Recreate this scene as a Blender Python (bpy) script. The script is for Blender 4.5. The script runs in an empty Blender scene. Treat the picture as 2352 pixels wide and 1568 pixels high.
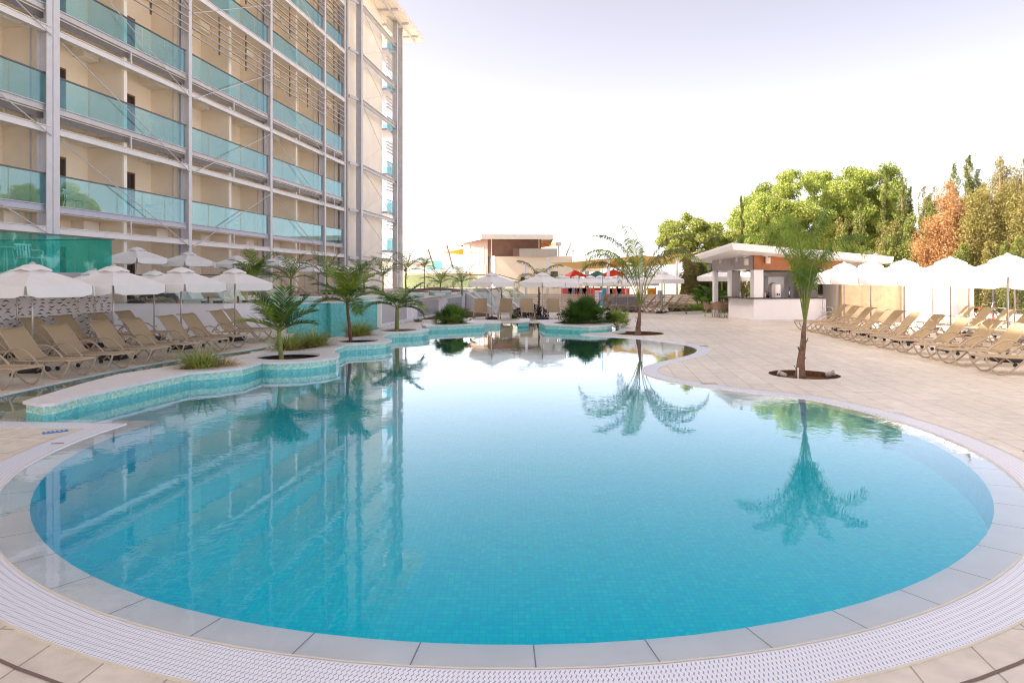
import bpy, math, random
import numpy as np
from mathutils import Vector, Matrix
from mathutils.geometry import tessellate_polygon
random.seed(7)
C = bpy.context.scene.collection
PI = math.pi
H = 2.05                 # eye height over the pool deck
FPX = 1568.0             # focal length in px of a 2352 px wide picture
HZ, CX = 638.0, 1176.0
TA = 192/1568.0          # the hotel runs 7 degrees to the right of straight ahead
A = math.atan(TA)
cA, sA = math.cos(A), math.sin(A)

def at(px, py, t):       # a picture measurement turned into a place t metres ahead
    return ((px-CX)*t/FPX, t, H+(HZ-py)*t/FPX)
def G(px, py, z=0.0):
    t = (H-z)*FPX/(py-HZ)
    return ((px-CX)*t/FPX, t)

# ------------------------------------------------------------ materials
def newmat(name):
    m = bpy.data.materials.new(name); m.use_nodes = True
    nt = m.node_tree; nt.nodes.clear()
    return m, nt
def N(nt, typ, **kw):
    n = nt.nodes.new(typ)
    for k, v in kw.items():
        if k.startswith('_'): setattr(n, k[1:], v)
        else:
            n.inputs[k.replace('__', ' ')].default_value = v
    return n
def L(nt, a, b): nt.links.new(a, b)
def rgba(c): return (c[0], c[1], c[2], 1.0)
def pmat(name, col, rough=0.6, metal=0.0, var=0.06, scale=6.0, bump=0.0, bscale=40.0, spec=0.5, trans=0.0, island=0.0, coords='Object'):
    m, nt = newmat(name)
    out = N(nt, 'ShaderNodeOutputMaterial')
    p = N(nt, 'ShaderNodeBsdfPrincipled', Roughness=rough, Metallic=metal)
    p.inputs['Specular IOR Level'].default_value = spec
    tc = N(nt, 'ShaderNodeTexCoord')
    nz = N(nt, 'ShaderNodeTexNoise', Scale=scale, Detail=5.0)
    L(nt, tc.outputs[coords], nz.inputs['Vector'])
    mr = N(nt, 'ShaderNodeMapRange'); mr.inputs['From Min'].default_value = .3; mr.inputs['From Max'].default_value = .7
    mr.inputs['To Min'].default_value = 1-var; mr.inputs['To Max'].default_value = 1+var
    L(nt, nz.outputs['Fac'], mr.inputs['Value'])
    val = mr.outputs['Result']
    if island:
        g = N(nt, 'ShaderNodeNewGeometry')
        m2 = N(nt, 'ShaderNodeMapRange'); m2.inputs['To Min'].default_value = 1-island; m2.inputs['To Max'].default_value = 1+island
        L(nt, g.outputs['Random Per Island'], m2.inputs['Value'])
        mu = N(nt, 'ShaderNodeMath', _operation='MULTIPLY'); L(nt, val, mu.inputs[0]); L(nt, m2.outputs['Result'], mu.inputs[1]); val = mu.outputs[0]
    vm = N(nt, 'ShaderNodeVectorMath', _operation='SCALE'); vm.inputs[0].default_value = col
    L(nt, val, vm.inputs['Scale'])
    L(nt, vm.outputs['Vector'], p.inputs['Base Color'])
    if bump:
        n2 = N(nt, 'ShaderNodeTexNoise', Scale=bscale, Detail=3.0); L(nt, tc.outputs[coords], n2.inputs['Vector'])
        b = N(nt, 'ShaderNodeBump', Strength=bump, Distance=0.01); L(nt, n2.outputs['Fac'], b.inputs['Height']); L(nt, b.outputs['Normal'], p.inputs['Normal'])
    if trans:
        tr = N(nt, 'ShaderNodeBsdfTranslucent'); L(nt, vm.outputs['Vector'], tr.inputs['Color'])
        mx = N(nt, 'ShaderNodeMixShader', Fac=trans); L(nt, p.outputs[0], mx.inputs[1]); L(nt, tr.outputs[0], mx.inputs[2]); L(nt, mx.outputs[0], out.inputs[0])
    else:
        L(nt, p.outputs[0], out.inputs[0])
    return m
def leafmat(name, c1, c2, trans=0.3, scale=.8):
    m, nt = newmat(name)
    out = N(nt, 'ShaderNodeOutputMaterial')
    p = N(nt, 'ShaderNodeBsdfPrincipled', Roughness=0.55); p.inputs['Specular IOR Level'].default_value = .3
    g = N(nt, 'ShaderNodeNewGeometry'); tc = N(nt, 'ShaderNodeTexCoord')
    nz = N(nt, 'ShaderNodeTexNoise', Scale=scale, Detail=3.0); L(nt, tc.outputs['Object'], nz.inputs['Vector'])
    ad = N(nt, 'ShaderNodeMath', _operation='MULTIPLY_ADD'); ad.inputs[1].default_value = .6
    L(nt, g.outputs['Random Per Island'], ad.inputs[0]); 
    sb = N(nt, 'ShaderNodeMath', _operation='MULTIPLY_ADD'); sb.inputs[1].default_value = 1.8; sb.inputs[2].default_value = -.7
    L(nt, nz.outputs['Fac'], sb.inputs[0]); L(nt, sb.outputs[0], ad.inputs[2])
    mc = N(nt, 'ShaderNodeMix', _data_type='RGBA', _clamp_factor=True)
    mc.inputs[6].default_value = rgba(c1); mc.inputs[7].default_value = rgba(c2)
    L(nt, ad.outputs[0], mc.inputs[0])
    L(nt, mc.outputs[2], p.inputs['Base Color'])
    tr = N(nt, 'ShaderNodeBsdfTranslucent'); L(nt, mc.outputs[2], tr.inputs['Color'])
    mx = N(nt, 'ShaderNodeMixShader', Fac=trans); L(nt, p.outputs[0], mx.inputs[1]); L(nt, tr.outputs[0], mx.inputs[2]); L(nt, mx.outputs[0], out.inputs[0])
    return m
def glassmat(name, tint, refl=(1, 1, 1), ior=1.5, boost=0.0, rough=0.0, diffuse=None, dfac=0.0):
    m, nt = newmat(name)
    out = N(nt, 'ShaderNodeOutputMaterial')
    t = N(nt, 'ShaderNodeBsdfTransparent', Color=rgba(tint)); g = N(nt, 'ShaderNodeBsdfGlossy', Color=rgba(refl), Roughness=rough)
    fr = N(nt, 'ShaderNodeFresnel', IOR=ior)
    ge = N(nt, 'ShaderNodeNewGeometry'); im = N(nt, 'ShaderNodeMapRange'); im.inputs['To Min'].default_value = ior; im.inputs['To Max'].default_value = 1/ior
    L(nt, ge.outputs['Backfacing'], im.inputs[0]); L(nt, im.outputs[0], fr.inputs['IOR'])
    ad = N(nt, 'ShaderNodeMath', _operation='ADD', _use_clamp=True); ad.inputs[1].default_value = boost; L(nt, fr.outputs[0], ad.inputs[0])
    mx = N(nt, 'ShaderNodeMixShader'); L(nt, ad.outputs[0], mx.inputs[0])
    base = t.outputs[0]
    if diffuse:
        d = N(nt, 'ShaderNodeBsdfDiffuse', Color=rgba(diffuse)); m2 = N(nt, 'ShaderNodeMixShader', Fac=dfac)
        L(nt, t.outputs[0], m2.inputs[1]); L(nt, d.outputs[0], m2.inputs[2]); base = m2.outputs[0]
    L(nt, base, mx.inputs[1]); L(nt, g.outputs[0], mx.inputs[2]); L(nt, mx.outputs[0], out.inputs[0])
    return m
def mosaic(name, cols, size=0.05, grout=(.5, .62, .58), gw=.08, rough=.2, spec=.5):
    m, nt = newmat(name)
    out = N(nt, 'ShaderNodeOutputMaterial'); p = N(nt, 'ShaderNodeBsdfPrincipled', Roughness=rough); p.inputs['Specular IOR Level'].default_value = spec
    uv = N(nt, 'ShaderNodeUVMap')
    sc = N(nt, 'ShaderNodeVectorMath', _operation='SCALE', Scale=1/size); L(nt, uv.outputs[0], sc.inputs[0])
    fl = N(nt, 'ShaderNodeVectorMath', _operation='FLOOR'); L(nt, sc.outputs[0], fl.inputs[0])
    wn = N(nt, 'ShaderNodeTexWhiteNoise', _noise_dimensions='2D'); L(nt, fl.outputs[0], wn.inputs['Vector'])
    cr = N(nt, 'ShaderNodeValToRGB'); cr.color_ramp.interpolation = 'CONSTANT'
    el = cr.color_ramp.elements
    while len(el) < len(cols): el.new(0.5)
    for i, c in enumerate(cols):
        el[i].position = i/len(cols); el[i].color = rgba(c)
    L(nt, wn.outputs['Value'], cr.inputs[0])
    fx = N(nt, 'ShaderNodeVectorMath', _operation='FRACTION'); L(nt, sc.outputs[0], fx.inputs[0])
    sp = N(nt, 'ShaderNodeSeparateXYZ'); L(nt, fx.outputs[0], sp.inputs[0])
    a1 = N(nt, 'ShaderNodeMath', _operation='LESS_THAN'); a1.inputs[1].default_value = gw; L(nt, sp.outputs[0], a1.inputs[0])
    a2 = N(nt, 'ShaderNodeMath', _operation='LESS_THAN'); a2.inputs[1].default_value = gw; L(nt, sp.outputs[1], a2.inputs[0])
    mxx = N(nt, 'ShaderNodeMath', _operation='MAXIMUM'); L(nt, a1.outputs[0], mxx.inputs[0]); L(nt, a2.outputs[0], mxx.inputs[1])
    mc = N(nt, 'ShaderNodeMix', _data_type='RGBA'); mc.inputs[7].default_value = rgba(grout)
    L(nt, mxx.outputs[0], mc.inputs[0]); L(nt, cr.outputs[0], mc.inputs[6]); L(nt, mc.outputs[2], p.inputs['Base Color'])
    L(nt, p.outputs[0], out.inputs[0])
    return m
def tilemat(name, c1, c2, grout, w, h, rot=0.0, rough=.45, stain=.12, gs=.006, loc=(0, 0, 0)):
    m, nt = newmat(name)
    out = N(nt, 'ShaderNodeOutputMaterial'); p = N(nt, 'ShaderNodeBsdfPrincipled', Roughness=rough)
    tc = N(nt, 'ShaderNodeTexCoord'); mp = N(nt, 'ShaderNodeMapping'); mp.inputs['Rotation'].default_value = (0, 0, rot); mp.inputs['Location'].default_value = loc
    L(nt, tc.outputs['Object'], mp.inputs[0])
    b = N(nt, 'ShaderNodeTexBrick', Color1=rgba(c1), Color2=rgba(c2), Mortar=rgba(grout), Scale=1.0)
    b.offset = 0.0; b.inputs['Mortar Size'].default_value = gs; b.inputs['Brick Width'].default_value = w; b.inputs['Row Height'].default_value = h; b.inputs['Mortar Smooth'].default_value = .2
    L(nt, mp.outputs[0], b.inputs[0])
    n1 = N(nt, 'ShaderNodeTexNoise', Scale=5.0, Detail=8.0, Roughness=.65); L(nt, mp.outputs[0], n1.inputs[0])
    n2 = N(nt, 'ShaderNodeTexNoise', Scale=.35, Detail=3.0); L(nt, mp.outputs[0], n2.inputs[0])
    m1 = N(nt, 'ShaderNodeMapRange'); m1.inputs['From Min'].default_value = .3; m1.inputs['From Max'].default_value = .7; m1.inputs['To Min'].default_value = 1-stain; m1.inputs['To Max'].default_value = 1+stain
    L(nt, n1.outputs['Fac'], m1.inputs[0])
    m2 = N(nt, 'ShaderNodeMapRange'); m2.inputs['From Min'].default_value = .35; m2.inputs['From Max'].default_value = .65; m2.inputs['To Min'].default_value = 1-stain*.5; m2.inputs['To Max'].default_value = 1+stain*.4
    L(nt, n2.outputs['Fac'], m2.inputs[0])
    mu = N(nt, 'ShaderNodeMath', _operation='MULTIPLY'); L(nt, m1.outputs[0], mu.inputs[0]); L(nt, m2.outputs[0], mu.inputs[1])
    vs = N(nt, 'ShaderNodeVectorMath', _operation='SCALE'); L(nt, b.outputs['Color'], vs.inputs[0]); L(nt, mu.outputs[0], vs.inputs['Scale'])
    L(nt, vs.outputs[0], p.inputs['Base Color'])
    bp = N(nt, 'ShaderNodeBump', Strength=.25, Distance=.004); L(nt, n1.outputs['Fac'], bp.inputs['Height']); L(nt, bp.outputs[0], p.inputs['Normal'])
    L(nt, p.outputs[0], out.inputs[0])
    return m

M = {}
M['deck'] = tilemat('deck_tile', (.80, .73, .635), (.72, .655, .565), (.38, .32, .26), .425, .72, rot=A, stain=.15, loc=(.05, 0, 0))
M['terrace'] = tilemat('terrace_tile', (.55, .47, .40), (.5, .43, .36), (.25, .2, .17), .45, .45, rot=A)
M['ground'] = pmat('dry_ground', (.42, .36, .28), .9, scale=.3, var=.2)
M['marble'] = pmat('marble', (.97, .95, .99), .3, var=.05, scale=2.2, bump=.05)
M['coping'] = pmat('coping_marble', (.78, .76, .77), .4, var=.07, scale=5)
M['white'] = pmat('white_plaster', (.92, .90, .93), .7, var=.03, scale=1.5, bump=.1)
M['cream'] = pmat('cream_plaster', (.90, .79, .64), .8, var=.05, scale=.8, bump=.1)
M['creamlite'] = pmat('pale_plaster', (.90, .84, .75), .8, var=.05, scale=.6, bump=.1)
M['tan'] = pmat('tan_plaster', (.85, .75, .62), .8, var=.06, scale=.8, bump=.1)
M['steel'] = pmat('grey_painted_steel', (.56, .555, .58), .4, var=.06, scale=3)
M['steel_light'] = pmat('light_painted_steel', (.74, .72, .72), .4, var=.05, scale=2)
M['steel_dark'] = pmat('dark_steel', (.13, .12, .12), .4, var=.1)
M['steel_blue'] = pmat('blue_grey_channel', (.50, .52, .62), .4, var=.06)
M['brownmetal'] = pmat('brown_frame', (.22, .10, .06), .5)
M['darkglass'] = glassmat('dark_window_glass', (.10, .12, .12), boost=.05)
M['balglass'] = glassmat('balcony_glass', (.72, .89, .90), refl=(.66, .88, .95), boost=.035, diffuse=(.2, .6, .62), dfac=.025)
M['teal_glass'] = glassmat('terrace_glass', (.58, .90, .87), refl=(.75, 1, .97), boost=.0, diffuse=(.05, .66, .62), dfac=.12)
M['clearglass'] = glassmat('clear_glass', (.88, .96, .93), boost=.0)
M['canvas'] = pmat('cream_canvas', (.94, .92, .90), .9, var=.02, scale=5, bump=.15, bscale=90, trans=.12)
M['pole'] = pmat('umbrella_pole', (.55, .52, .50), .35, metal=.6)
M['rubber'] = pmat('dark_concrete_base', (.045, .04, .045), .7)
M['sling'] = pmat('taupe_sling_fabric', (.52, .40, .25), .75, var=.10, scale=60, bump=.3, bscale=300, trans=.18)
M['frame'] = pmat('beige_tube', (.52, .41, .30), .35, var=.03)
M['whitefabric'] = pmat('white_sling', (.82, .84, .9), .7)
M['whiteplastic'] = pmat('white_plastic', (.85, .84, .84), .35)
M['soil'] = pmat('dark_soil', (.035, .022, .02), 1, var=.5, scale=30, bump=1, bscale=60)
M['brownsoil'] = pmat('brown_soil', (.14, .07, .03), 1, var=.4, scale=30, bump=1, bscale=60)
M['leaf_palm'] = leafmat('palm_leaflets', (.022, .07, .016), (.13, .25, .035), .3, scale=2)
M['leaf_palm_y'] = leafmat('yellowed_leaflets', (.06, .13, .01), (.30, .36, .03), .35, scale=2)
M['leaf_queen'] = leafmat('queen_palm_leaflets', (.10, .20, .025), (.38, .50, .08), .35, scale=2)
M['leaf_dry'] = leafmat('drying_leaflets', (.06, .07, .03), (.22, .24, .07), .3, scale=2)
M['leaf_fan'] = leafmat('fan_palm_blades', (.02, .07, .012), (.10, .20, .03), .3, scale=3)
M['leaf_fan_y'] = leafmat('bright_fan_blades', (.05, .12, .012), (.22, .33, .05), .3, scale=3)
M['leaf_grass'] = leafmat('grass_blades', (.10, .19, .03), (.45, .52, .12), .3, scale=6)
M['leaf_straw'] = leafmat('straw_blades', (.42, .28, .10), (.66, .50, .24), .3, scale=6)
M['leaf_tree'] = leafmat('broadleaf', (.17, .26, .04), (.47, .54, .13), .35, scale=.35)
M['leaf_tree2'] = leafmat('pale_broadleaf', (.23, .28, .07), (.52, .54, .19), .35, scale=.35)
M['leaf_cyp'] = leafmat('cypress_sprays', (.09, .12, .03), (.28, .31, .08), .2, scale=.9)
M['leaf_con'] = leafmat('olive_conifer_sprays', (.17, .16, .05), (.40, .35, .12), .2, scale=.8)
M['leaf_rust'] = leafmat('rust_brown_sprays', (.32, .17, .07), (.58, .34, .16), .2, scale=.8)
M['leaf_broad'] = leafmat('broad_banana_leaf', (.05, .14, .02), (.22, .36, .05), .35, scale=1)
M['bark'] = pmat('palm_bark', (.22, .13, .09), .9, var=.3, scale=25, bump=.6)
M['bark_green'] = pmat('green_palm_shaft', (.20, .24, .05), .5, var=.25, scale=8)
M['bark_red'] = pmat('reddish_palm_shaft', (.12, .05, .03), .5, var=.3, scale=6)
M['treebark'] = pmat('tree_bark', (.25, .17, .11), .9, var=.3, scale=8, bump=.8)
M['wood'] = pmat('brown_cladding', (.38, .13, .045), .5, var=.15, scale=3)
M['roofwhite'] = pmat('white_roof_sheet', (.90, .88, .87), .4, var=.02)
M['graypanel'] = pmat('grey_panel', (.46, .41, .40), .6, var=.05, scale=2)
M['granite'] = pmat('dark_counter', (.06, .035, .03), .25, var=.3, scale=30)
M['stone'] = tilemat('stone_cladding', (.62, .47, .30), (.56, .42, .27), (.42, .31, .2), .9, .5, rough=.6, stain=.14)
M['rattan'] = pmat('rattan', (.30, .20, .14), .7, var=.15, scale=60, bump=.4)
M['sail'] = pmat('mustard_sail_cloth', (.85, .58, .22), .9, trans=.45)
M['red'] = pmat('red_plastic', (.92, .05, .04), .4)
M['blue'] = pmat('blue_plastic', (.03, .36, .62), .4)
M['yellow'] = pmat('yellow_plastic', (.8, .45, .03), .4)
M['fencewood'] = pmat('pale_fence_boards', (.62, .50, .40), .7, var=.08)
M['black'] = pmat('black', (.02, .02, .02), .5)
M['navy'] = pmat('navy_slot', (.02, .02, .06), .6)
M['pink_text'] = pmat('faded_red_print', (.60, .22, .20), .6)
M['blue_sign'] = pmat('blue_sign_face', (.02, .20, .55), .5)
M['sign_white'] = pmat('white_sign_face', (.82, .80, .80), .5)
M['tealpaint'] = pmat('teal_paint', (.03, .33, .33), .4)
M['orange'] = pmat('orange_band', (.75, .3, .06), .5)
M['greyfabric'] = pmat('grey_tufted_fabric', (.36, .36, .40), .9, var=.08)
M['pebble'] = pmat('white_pebbles', (.85, .83, .84), .7, island=.1)
M['darkdrape'] = pmat('dark_draped_fabric', (.10, .09, .09), .9, var=.3)
M['towel'] = pmat('blue_towel', (.03, .25, .55), .9)
M['chrome'] = pmat('brushed_metal', (.6, .6, .6), .25, metal=.9)
TEALS = [(.34, .66, .58), (.40, .72, .62), (.48, .76, .63), (.32, .62, .56), (.58, .80, .62), (.38, .70, .62), (.44, .74, .66), (.66, .82, .60)]
M['mosaic'] = mosaic('aqua_mosaic', TEALS, .04, grout=(.34, .55, .50))
M['mosaic_dark'] = mosaic('deep_aqua_mosaic', [(.10, .46, .46), (.14, .54, .52), (.20, .60, .55), (.12, .48, .48), (.18, .56, .53), (.27, .62, .56)], .04, grout=(.12, .40, .40))
M['mosaic_low'] = mosaic('wet_teal_mosaic', [(.10, .50, .50), (.14, .56, .54), (.20, .60, .56), (.12, .52, .50), (.16, .58, .56), (.08, .46, .48)], .04, grout=(.12, .46, .46))
M['mosaic_grey'] = mosaic('grey_mosaic', [(.42, .42, .46), (.50, .50, .54), (.58, .58, .6), (.46, .46, .52), (.62, .62, .64)], .03, grout=(.55, .55, .58))
M['poolfloor'] = mosaic('pool_mosaic', [(0.0, 0.80, 0.98), (0.0, 0.84, 0.98), (0.0, 0.76, 0.97), (0.01, 0.87, 0.98), (0.0, 0.82, 0.98), (0.01, 0.81, 0.96)], .05, grout=(.0, .70, .93), gw=.09, spec=0, rough=.9)

def gratmat():
    m, nt = newmat('white_overflow_grating')
    out = N(nt, 'ShaderNodeOutputMaterial'); p = N(nt, 'ShaderNodeBsdfPrincipled', Roughness=.35)
    uv = N(nt, 'ShaderNodeUVMap'); sp = N(nt, 'ShaderNodeSeparateXYZ'); L(nt, uv.outputs[0], sp.inputs[0])
    def mth(op, a, b=None, c=None):
        n = N(nt, 'ShaderNodeMath', _operation=op)
        for i, x in enumerate((a, b, c)):
            if x is None: continue
            if isinstance(x, (int, float)): n.inputs[i].default_value = x
            else: L(nt, x, n.inputs[i])
        return n.outputs[0]
    u, v = sp.outputs[0], sp.outputs[1]
    w = mth('MULTIPLY', v, 2*PI/.042)
    s = mth('SINE', w)
    uu = mth('ADD', mth('MULTIPLY', u, 1/.026), mth('MULTIPLY', s, .17))
    f = mth('FRACT', uu)
    d = mth('ABSOLUTE', mth('SUBTRACT', f, .5))
    c2 = mth('COSINE', w)
    width = mth('ADD', mth('MULTIPLY', c2, .065), .095)
    slot = mth('LESS_THAN', d, width)
    edge = mth('LESS_THAN', mth('ABSOLUTE', mth('SUBTRACT', v, .18)), .155)
    slot = mth('MULTIPLY', slot, edge)
    # bars across every few centimetres keep the slots short
    mc = N(nt, 'ShaderNodeMix', _data_type='RGBA'); mc.inputs[6].default_value = (.86, .88, .97, 1); mc.inputs[7].default_value = (.27, .31, .46, 1)
    L(nt, slot, mc.inputs[0]); L(nt, mc.outputs[2], p.inputs['Base Color']); L(nt, p.outputs[0], out.inputs[0])
    b = N(nt, 'ShaderNodeBump', Strength=.5, Distance=.004, _invert=True); L(nt, slot, b.inputs['Height']); L(nt, b.outputs[0], p.inputs['Normal'])
    return m
M['grating'] = gratmat()

def watermat():
    m, nt = newmat('pool_water')
    out = N(nt, 'ShaderNodeOutputMaterial')
    tc = N(nt, 'ShaderNodeTexCoord')
    mp = N(nt, 'ShaderNodeMapping'); mp.inputs['Scale'].default_value = (1.0, 1.0, 1.0); L(nt, tc.outputs['Object'], mp.inputs[0])
    n1 = N(nt, 'ShaderNodeTexNoise', Scale=3.2, Detail=2.0, Distortion=.4); L(nt, mp.outputs[0], n1.inputs[0])
    n2 = N(nt, 'ShaderNodeTexNoise', Scale=14.0, Detail=2.0, Distortion=.3); L(nt, mp.outputs[0], n2.inputs[0])
    n3 = N(nt, 'ShaderNodeTexNoise', Scale=.25, Detail=1.0); L(nt, mp.outputs[0], n3.inputs[0])
    mr = N(nt, 'ShaderNodeMapRange'); mr.inputs['From Min'].default_value = .35; mr.inputs['From Max'].default_value = .65; mr.inputs['To Min'].default_value = .15; mr.inputs['To Max'].default_value = 1
    L(nt, n3.outputs['Fac'], mr.inputs[0])
    a = N(nt, 'ShaderNodeMath', _operation='MULTIPLY_ADD'); a.inputs[1].default_value = .28; L(nt, n2.outputs['Fac'], a.inputs[0]); L(nt, n1.outputs['Fac'], a.inputs[2])
    b = N(nt, 'ShaderNodeBump', Strength=1.0, Distance=.0024); L(nt, a.outputs[0], b.inputs['Height'])
    ms = N(nt, 'ShaderNodeMath', _operation='MULTIPLY'); ms.inputs[1].default_value = 1.0; L(nt, mr.outputs[0], ms.inputs[0]); L(nt, ms.outputs[0], b.inputs['Strength'])
    fr = N(nt, 'ShaderNodeFresnel', IOR=1.333); L(nt, b.outputs[0], fr.inputs['Normal'])
    t = N(nt, 'ShaderNodeBsdfRefraction', Color=(.95, .995, 1, 1), IOR=1.333, Roughness=0.0); L(nt, b.outputs[0], t.inputs['Normal']); g = N(nt, 'ShaderNodeBsdfGlossy', Roughness=0.0, Color=(.86, .96, 1, 1)); L(nt, b.outputs[0], g.inputs['Normal'])
    fm = N(nt, 'ShaderNodeMapRange'); fm.inputs['From Min'].default_value = .058; fm.inputs['From Max'].default_value = .50; fm.inputs['To Max'].default_value = .97; L(nt, fr.outputs[0], fm.inputs[0])
    mx = N(nt, 'ShaderNodeMixShader'); L(nt, fm.outputs[0], mx.inputs[0]); L(nt, t.outputs[0], mx.inputs[1]); L(nt, g.outputs[0], mx.inputs[2])
    L(nt, mx.outputs[0], out.inputs[0])
    return m
M['water'] = watermat()

# ------------------------------------------------------------ mesh builder
class MB:
    def __init__(s): s.v = []; s.f = []; s.uv = []; s.mi = []; s.m = 0
    def add(s, vs, fs, uvs=None):
        o = len(s.v); s.v += [tuple(p) for p in vs]
        for k, f in enumerate(fs):
            s.f.append(tuple(i+o for i in f)); s.mi.append(s.m)
            s.uv.append(uvs[k] if uvs else None)
        return s
    def quad(s, a, b, c, d, uv=None): return s.add([a, b, c, d], [(0, 1, 2, 3)], [uv] if uv else None)
    def box(s, x0, x1, y0, y1, z0, z1):
        v = [(x0, y0, z0), (x1, y0, z0), (x1, y1, z0), (x0, y1, z0), (x0, y0, z1), (x1, y0, z1), (x1, y1, z1), (x0, y1, z1)]
        return s.add(v, [(0, 3, 2, 1), (4, 5, 6, 7), (0, 1, 5, 4), (1, 2, 6, 5), (2, 3, 7, 6), (3, 0, 4, 7)])
    def bbox(s, x0, x1, y0, y1, z0, z1, b=.01):     # box with its long edges bevelled
        r = [(x0+b, y0), (x1-b, y0), (x1, y0+b), (x1, y1-b), (x1-b, y1), (x0+b, y1), (x0, y1-b), (x0, y0+b)]
        s.prism(r, z0, z1-b)
        r2 = [(x0+b*1.6, y0+b), (x1-b*1.6, y0+b), (x1-b, y0+b*1.6), (x1-b, y1-b*1.6), (x1-b*1.6, y1-b), (x0+b*1.6, y1-b), (x0+b, y1-b*1.6), (x0+b, y0+b*1.6)]
        n = 8; vs = [(p[0], p[1], z1-b) for p in r]+[(p[0], p[1], z1) for p in r2]
        return s.add(vs, [(i, (i+1) % n, (i+1) % n+n, i+n) for i in range(n)]+[tuple(range(n, 2*n))])
    def bar(s, p, q, w, h, up=(0, 0, 1)):           # rectangular bar from p to q
        p, q = Vector(p), Vector(q); d = (q-p).normalized(); u = Vector(up)
        if abs(d.dot(u)) > .99: u = Vector((0, 1, 0))
        x = d.cross(u).normalized()*w/2; y = x.cross(d).normalized()*h/2
        v = [p-x-y, p+x-y, p+x+y, p-x+y, q-x-y, q+x-y, q+x+y, q-x+y]
        return s.add(v, [(0, 1, 2, 3), (7, 6, 5, 4), (0, 4, 5, 1), (1, 5, 6, 2), (2, 6, 7, 3), (3, 7, 4, 0)])
    def tube(s, pts, r, n=8, cap=True):
        pts = [Vector(p) for p in pts]; k = len(pts)
        rs = r if isinstance(r, (list, tuple)) else [r]*k
        vs = []; ref = None
        for i in range(k):
            d = (pts[min(i+1, k-1)]-pts[max(i-1, 0)]).normalized()
            if ref is None:
                ref = Vector((0, 0, 1)) if abs(d.z) < .9 else Vector((1, 0, 0))
            x = d.cross(ref)
            if x.length < 1e-5: x = d.orthogonal()
            x.normalize(); y = d.cross(x).normalized(); ref = x.cross(d).normalized()
            for j in range(n):
                a = 2*PI*j/n; vs.append(pts[i]+(x*math.cos(a)+y*math.sin(a))*rs[i])
        fs = [(i*n+j, i*n+(j+1) % n, (i+1)*n+(j+1) % n, (i+1)*n+j) for i in range(k-1) for j in range(n)]
        if cap: fs += [tuple(range(n))[::-1], tuple(range((k-1)*n, k*n))]
        return s.add(vs, fs)
    def prism(s, poly, z0, z1, top=True, bot=False):
        n = len(poly); vs = [(p[0], p[1], z0) for p in poly]+[(p[0], p[1], z1) for p in poly]
        fs = [(i, (i+1) % n, (i+1) % n+n, i+n) for i in range(n)]
        if top: fs.append(tuple(range(n, 2*n)))
        if bot: fs.append(tuple(range(n))[::-1])
        return s.add(vs, fs)
    def walls(s, poly, z0, z1, closed=True, uv0=0.0, rev=False):    # vertical strip with uv in metres
        n = len(poly); u = uv0
        for i in range(n if closed else n-1):
            a, b = poly[i], poly[(i+1) % n]; l = math.hypot(b[0]-a[0], b[1]-a[1])
            q = [(a[0], a[1], z0), (b[0], b[1], z0), (b[0], b[1], z1), (a[0], a[1], z1)]
            w = [(u, z0), (u+l, z0), (u+l, z1), (u, z1)]
            if rev: q = q[::-1]; w = w[::-1]
            s.quad(*q, uv=w); u += l
        return s
    def sheet(s, outer, z, holes=(), up=True):      # flat polygon with holes
        loops = [[Vector((p[0], p[1], 0)) for p in lp] for lp in [outer]+list(holes)]
        flat = [p for lp in loops for p in lp]
        tris = tessellate_polygon(loops)
        fs = []
        for t in tris:
            a, b, c = (flat[i] for i in t)
            cr = (b-a).cross(c-a).z
            if abs(cr) < 1e-9: continue
            fs.append(tuple(t) if cr > 0 else (t[0], t[2], t[1]))
        vs = [(p.x, p.y, z) for p in flat]
        return s.add(vs, fs, [[(flat[i].x, flat[i].y) for i in f] for f in fs])
    def lathe(s, prof, c=(0, 0, 0), n=16):
        vs = []
        for r, z in prof:
            for j in range(n):
                a = 2*PI*j/n; vs.append((c[0]+r*math.cos(a), c[1]+r*math.sin(a), c[2]+z))
        k = len(prof)
        fs = [(i*n+j, i*n+(j+1) % n, (i+1)*n+(j+1) % n, (i+1)*n+j) for i in range(k-1) for j in range(n)]
        fs += [tuple(range(n))[::-1], tuple(range((k-1)*n, k*n))]
        return s.add(vs, fs)
    def build(s, name, mat, parent=None, smooth=False, world=False):
        off = parent.location if (parent and world) else Vector((0, 0, 0))
        me = bpy.data.meshes.new(name)
        me.from_pydata([(p[0]-off[0], p[1]-off[1], p[2]-off[2]) for p in s.v], [], s.f)
        for m in (mat if isinstance(mat, (list, tuple)) else [mat]): me.materials.append(m)
        if any(u for u in s.uv):
            ul = me.uv_layers.new(name='UVMap'); k = 0
            for f, u in zip(s.f, s.uv):
                for j in range(len(f)):
                    if u: ul.data[k].uv = u[j]
                    k += 1
        me.polygons.foreach_set('material_index', s.mi)
        if smooth: me.polygons.foreach_set('use_smooth', [True]*len(s.f))
        me.update()
        o = bpy.data.objects.new(name, me); C.objects.link(o)
        if parent: o.parent = parent
        return o
def quads_obj(name, V, mat, parent=None, off=(0, 0, 0)):     # V: (n,4,3) loose quads
    V = np.asarray(V, dtype=np.float32).reshape(-1, 4, 3)-np.array(off, dtype=np.float32)
    n = len(V); me = bpy.data.meshes.new(name)
    me.vertices.add(n*4); me.vertices.foreach_set('co', V.reshape(-1))
    me.loops.add(n*4); me.loops.foreach_set('vertex_index', np.arange(n*4, dtype=np.int32))
    me.polygons.add(n); me.polygons.foreach_set('loop_start', np.arange(0, n*4, 4, dtype=np.int32))
    me.materials.append(mat); me.update(calc_edges=True); me.validate()
    o = bpy.data.objects.new(name, me); C.objects.link(o)
    if parent: o.parent = parent
    return o
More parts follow.
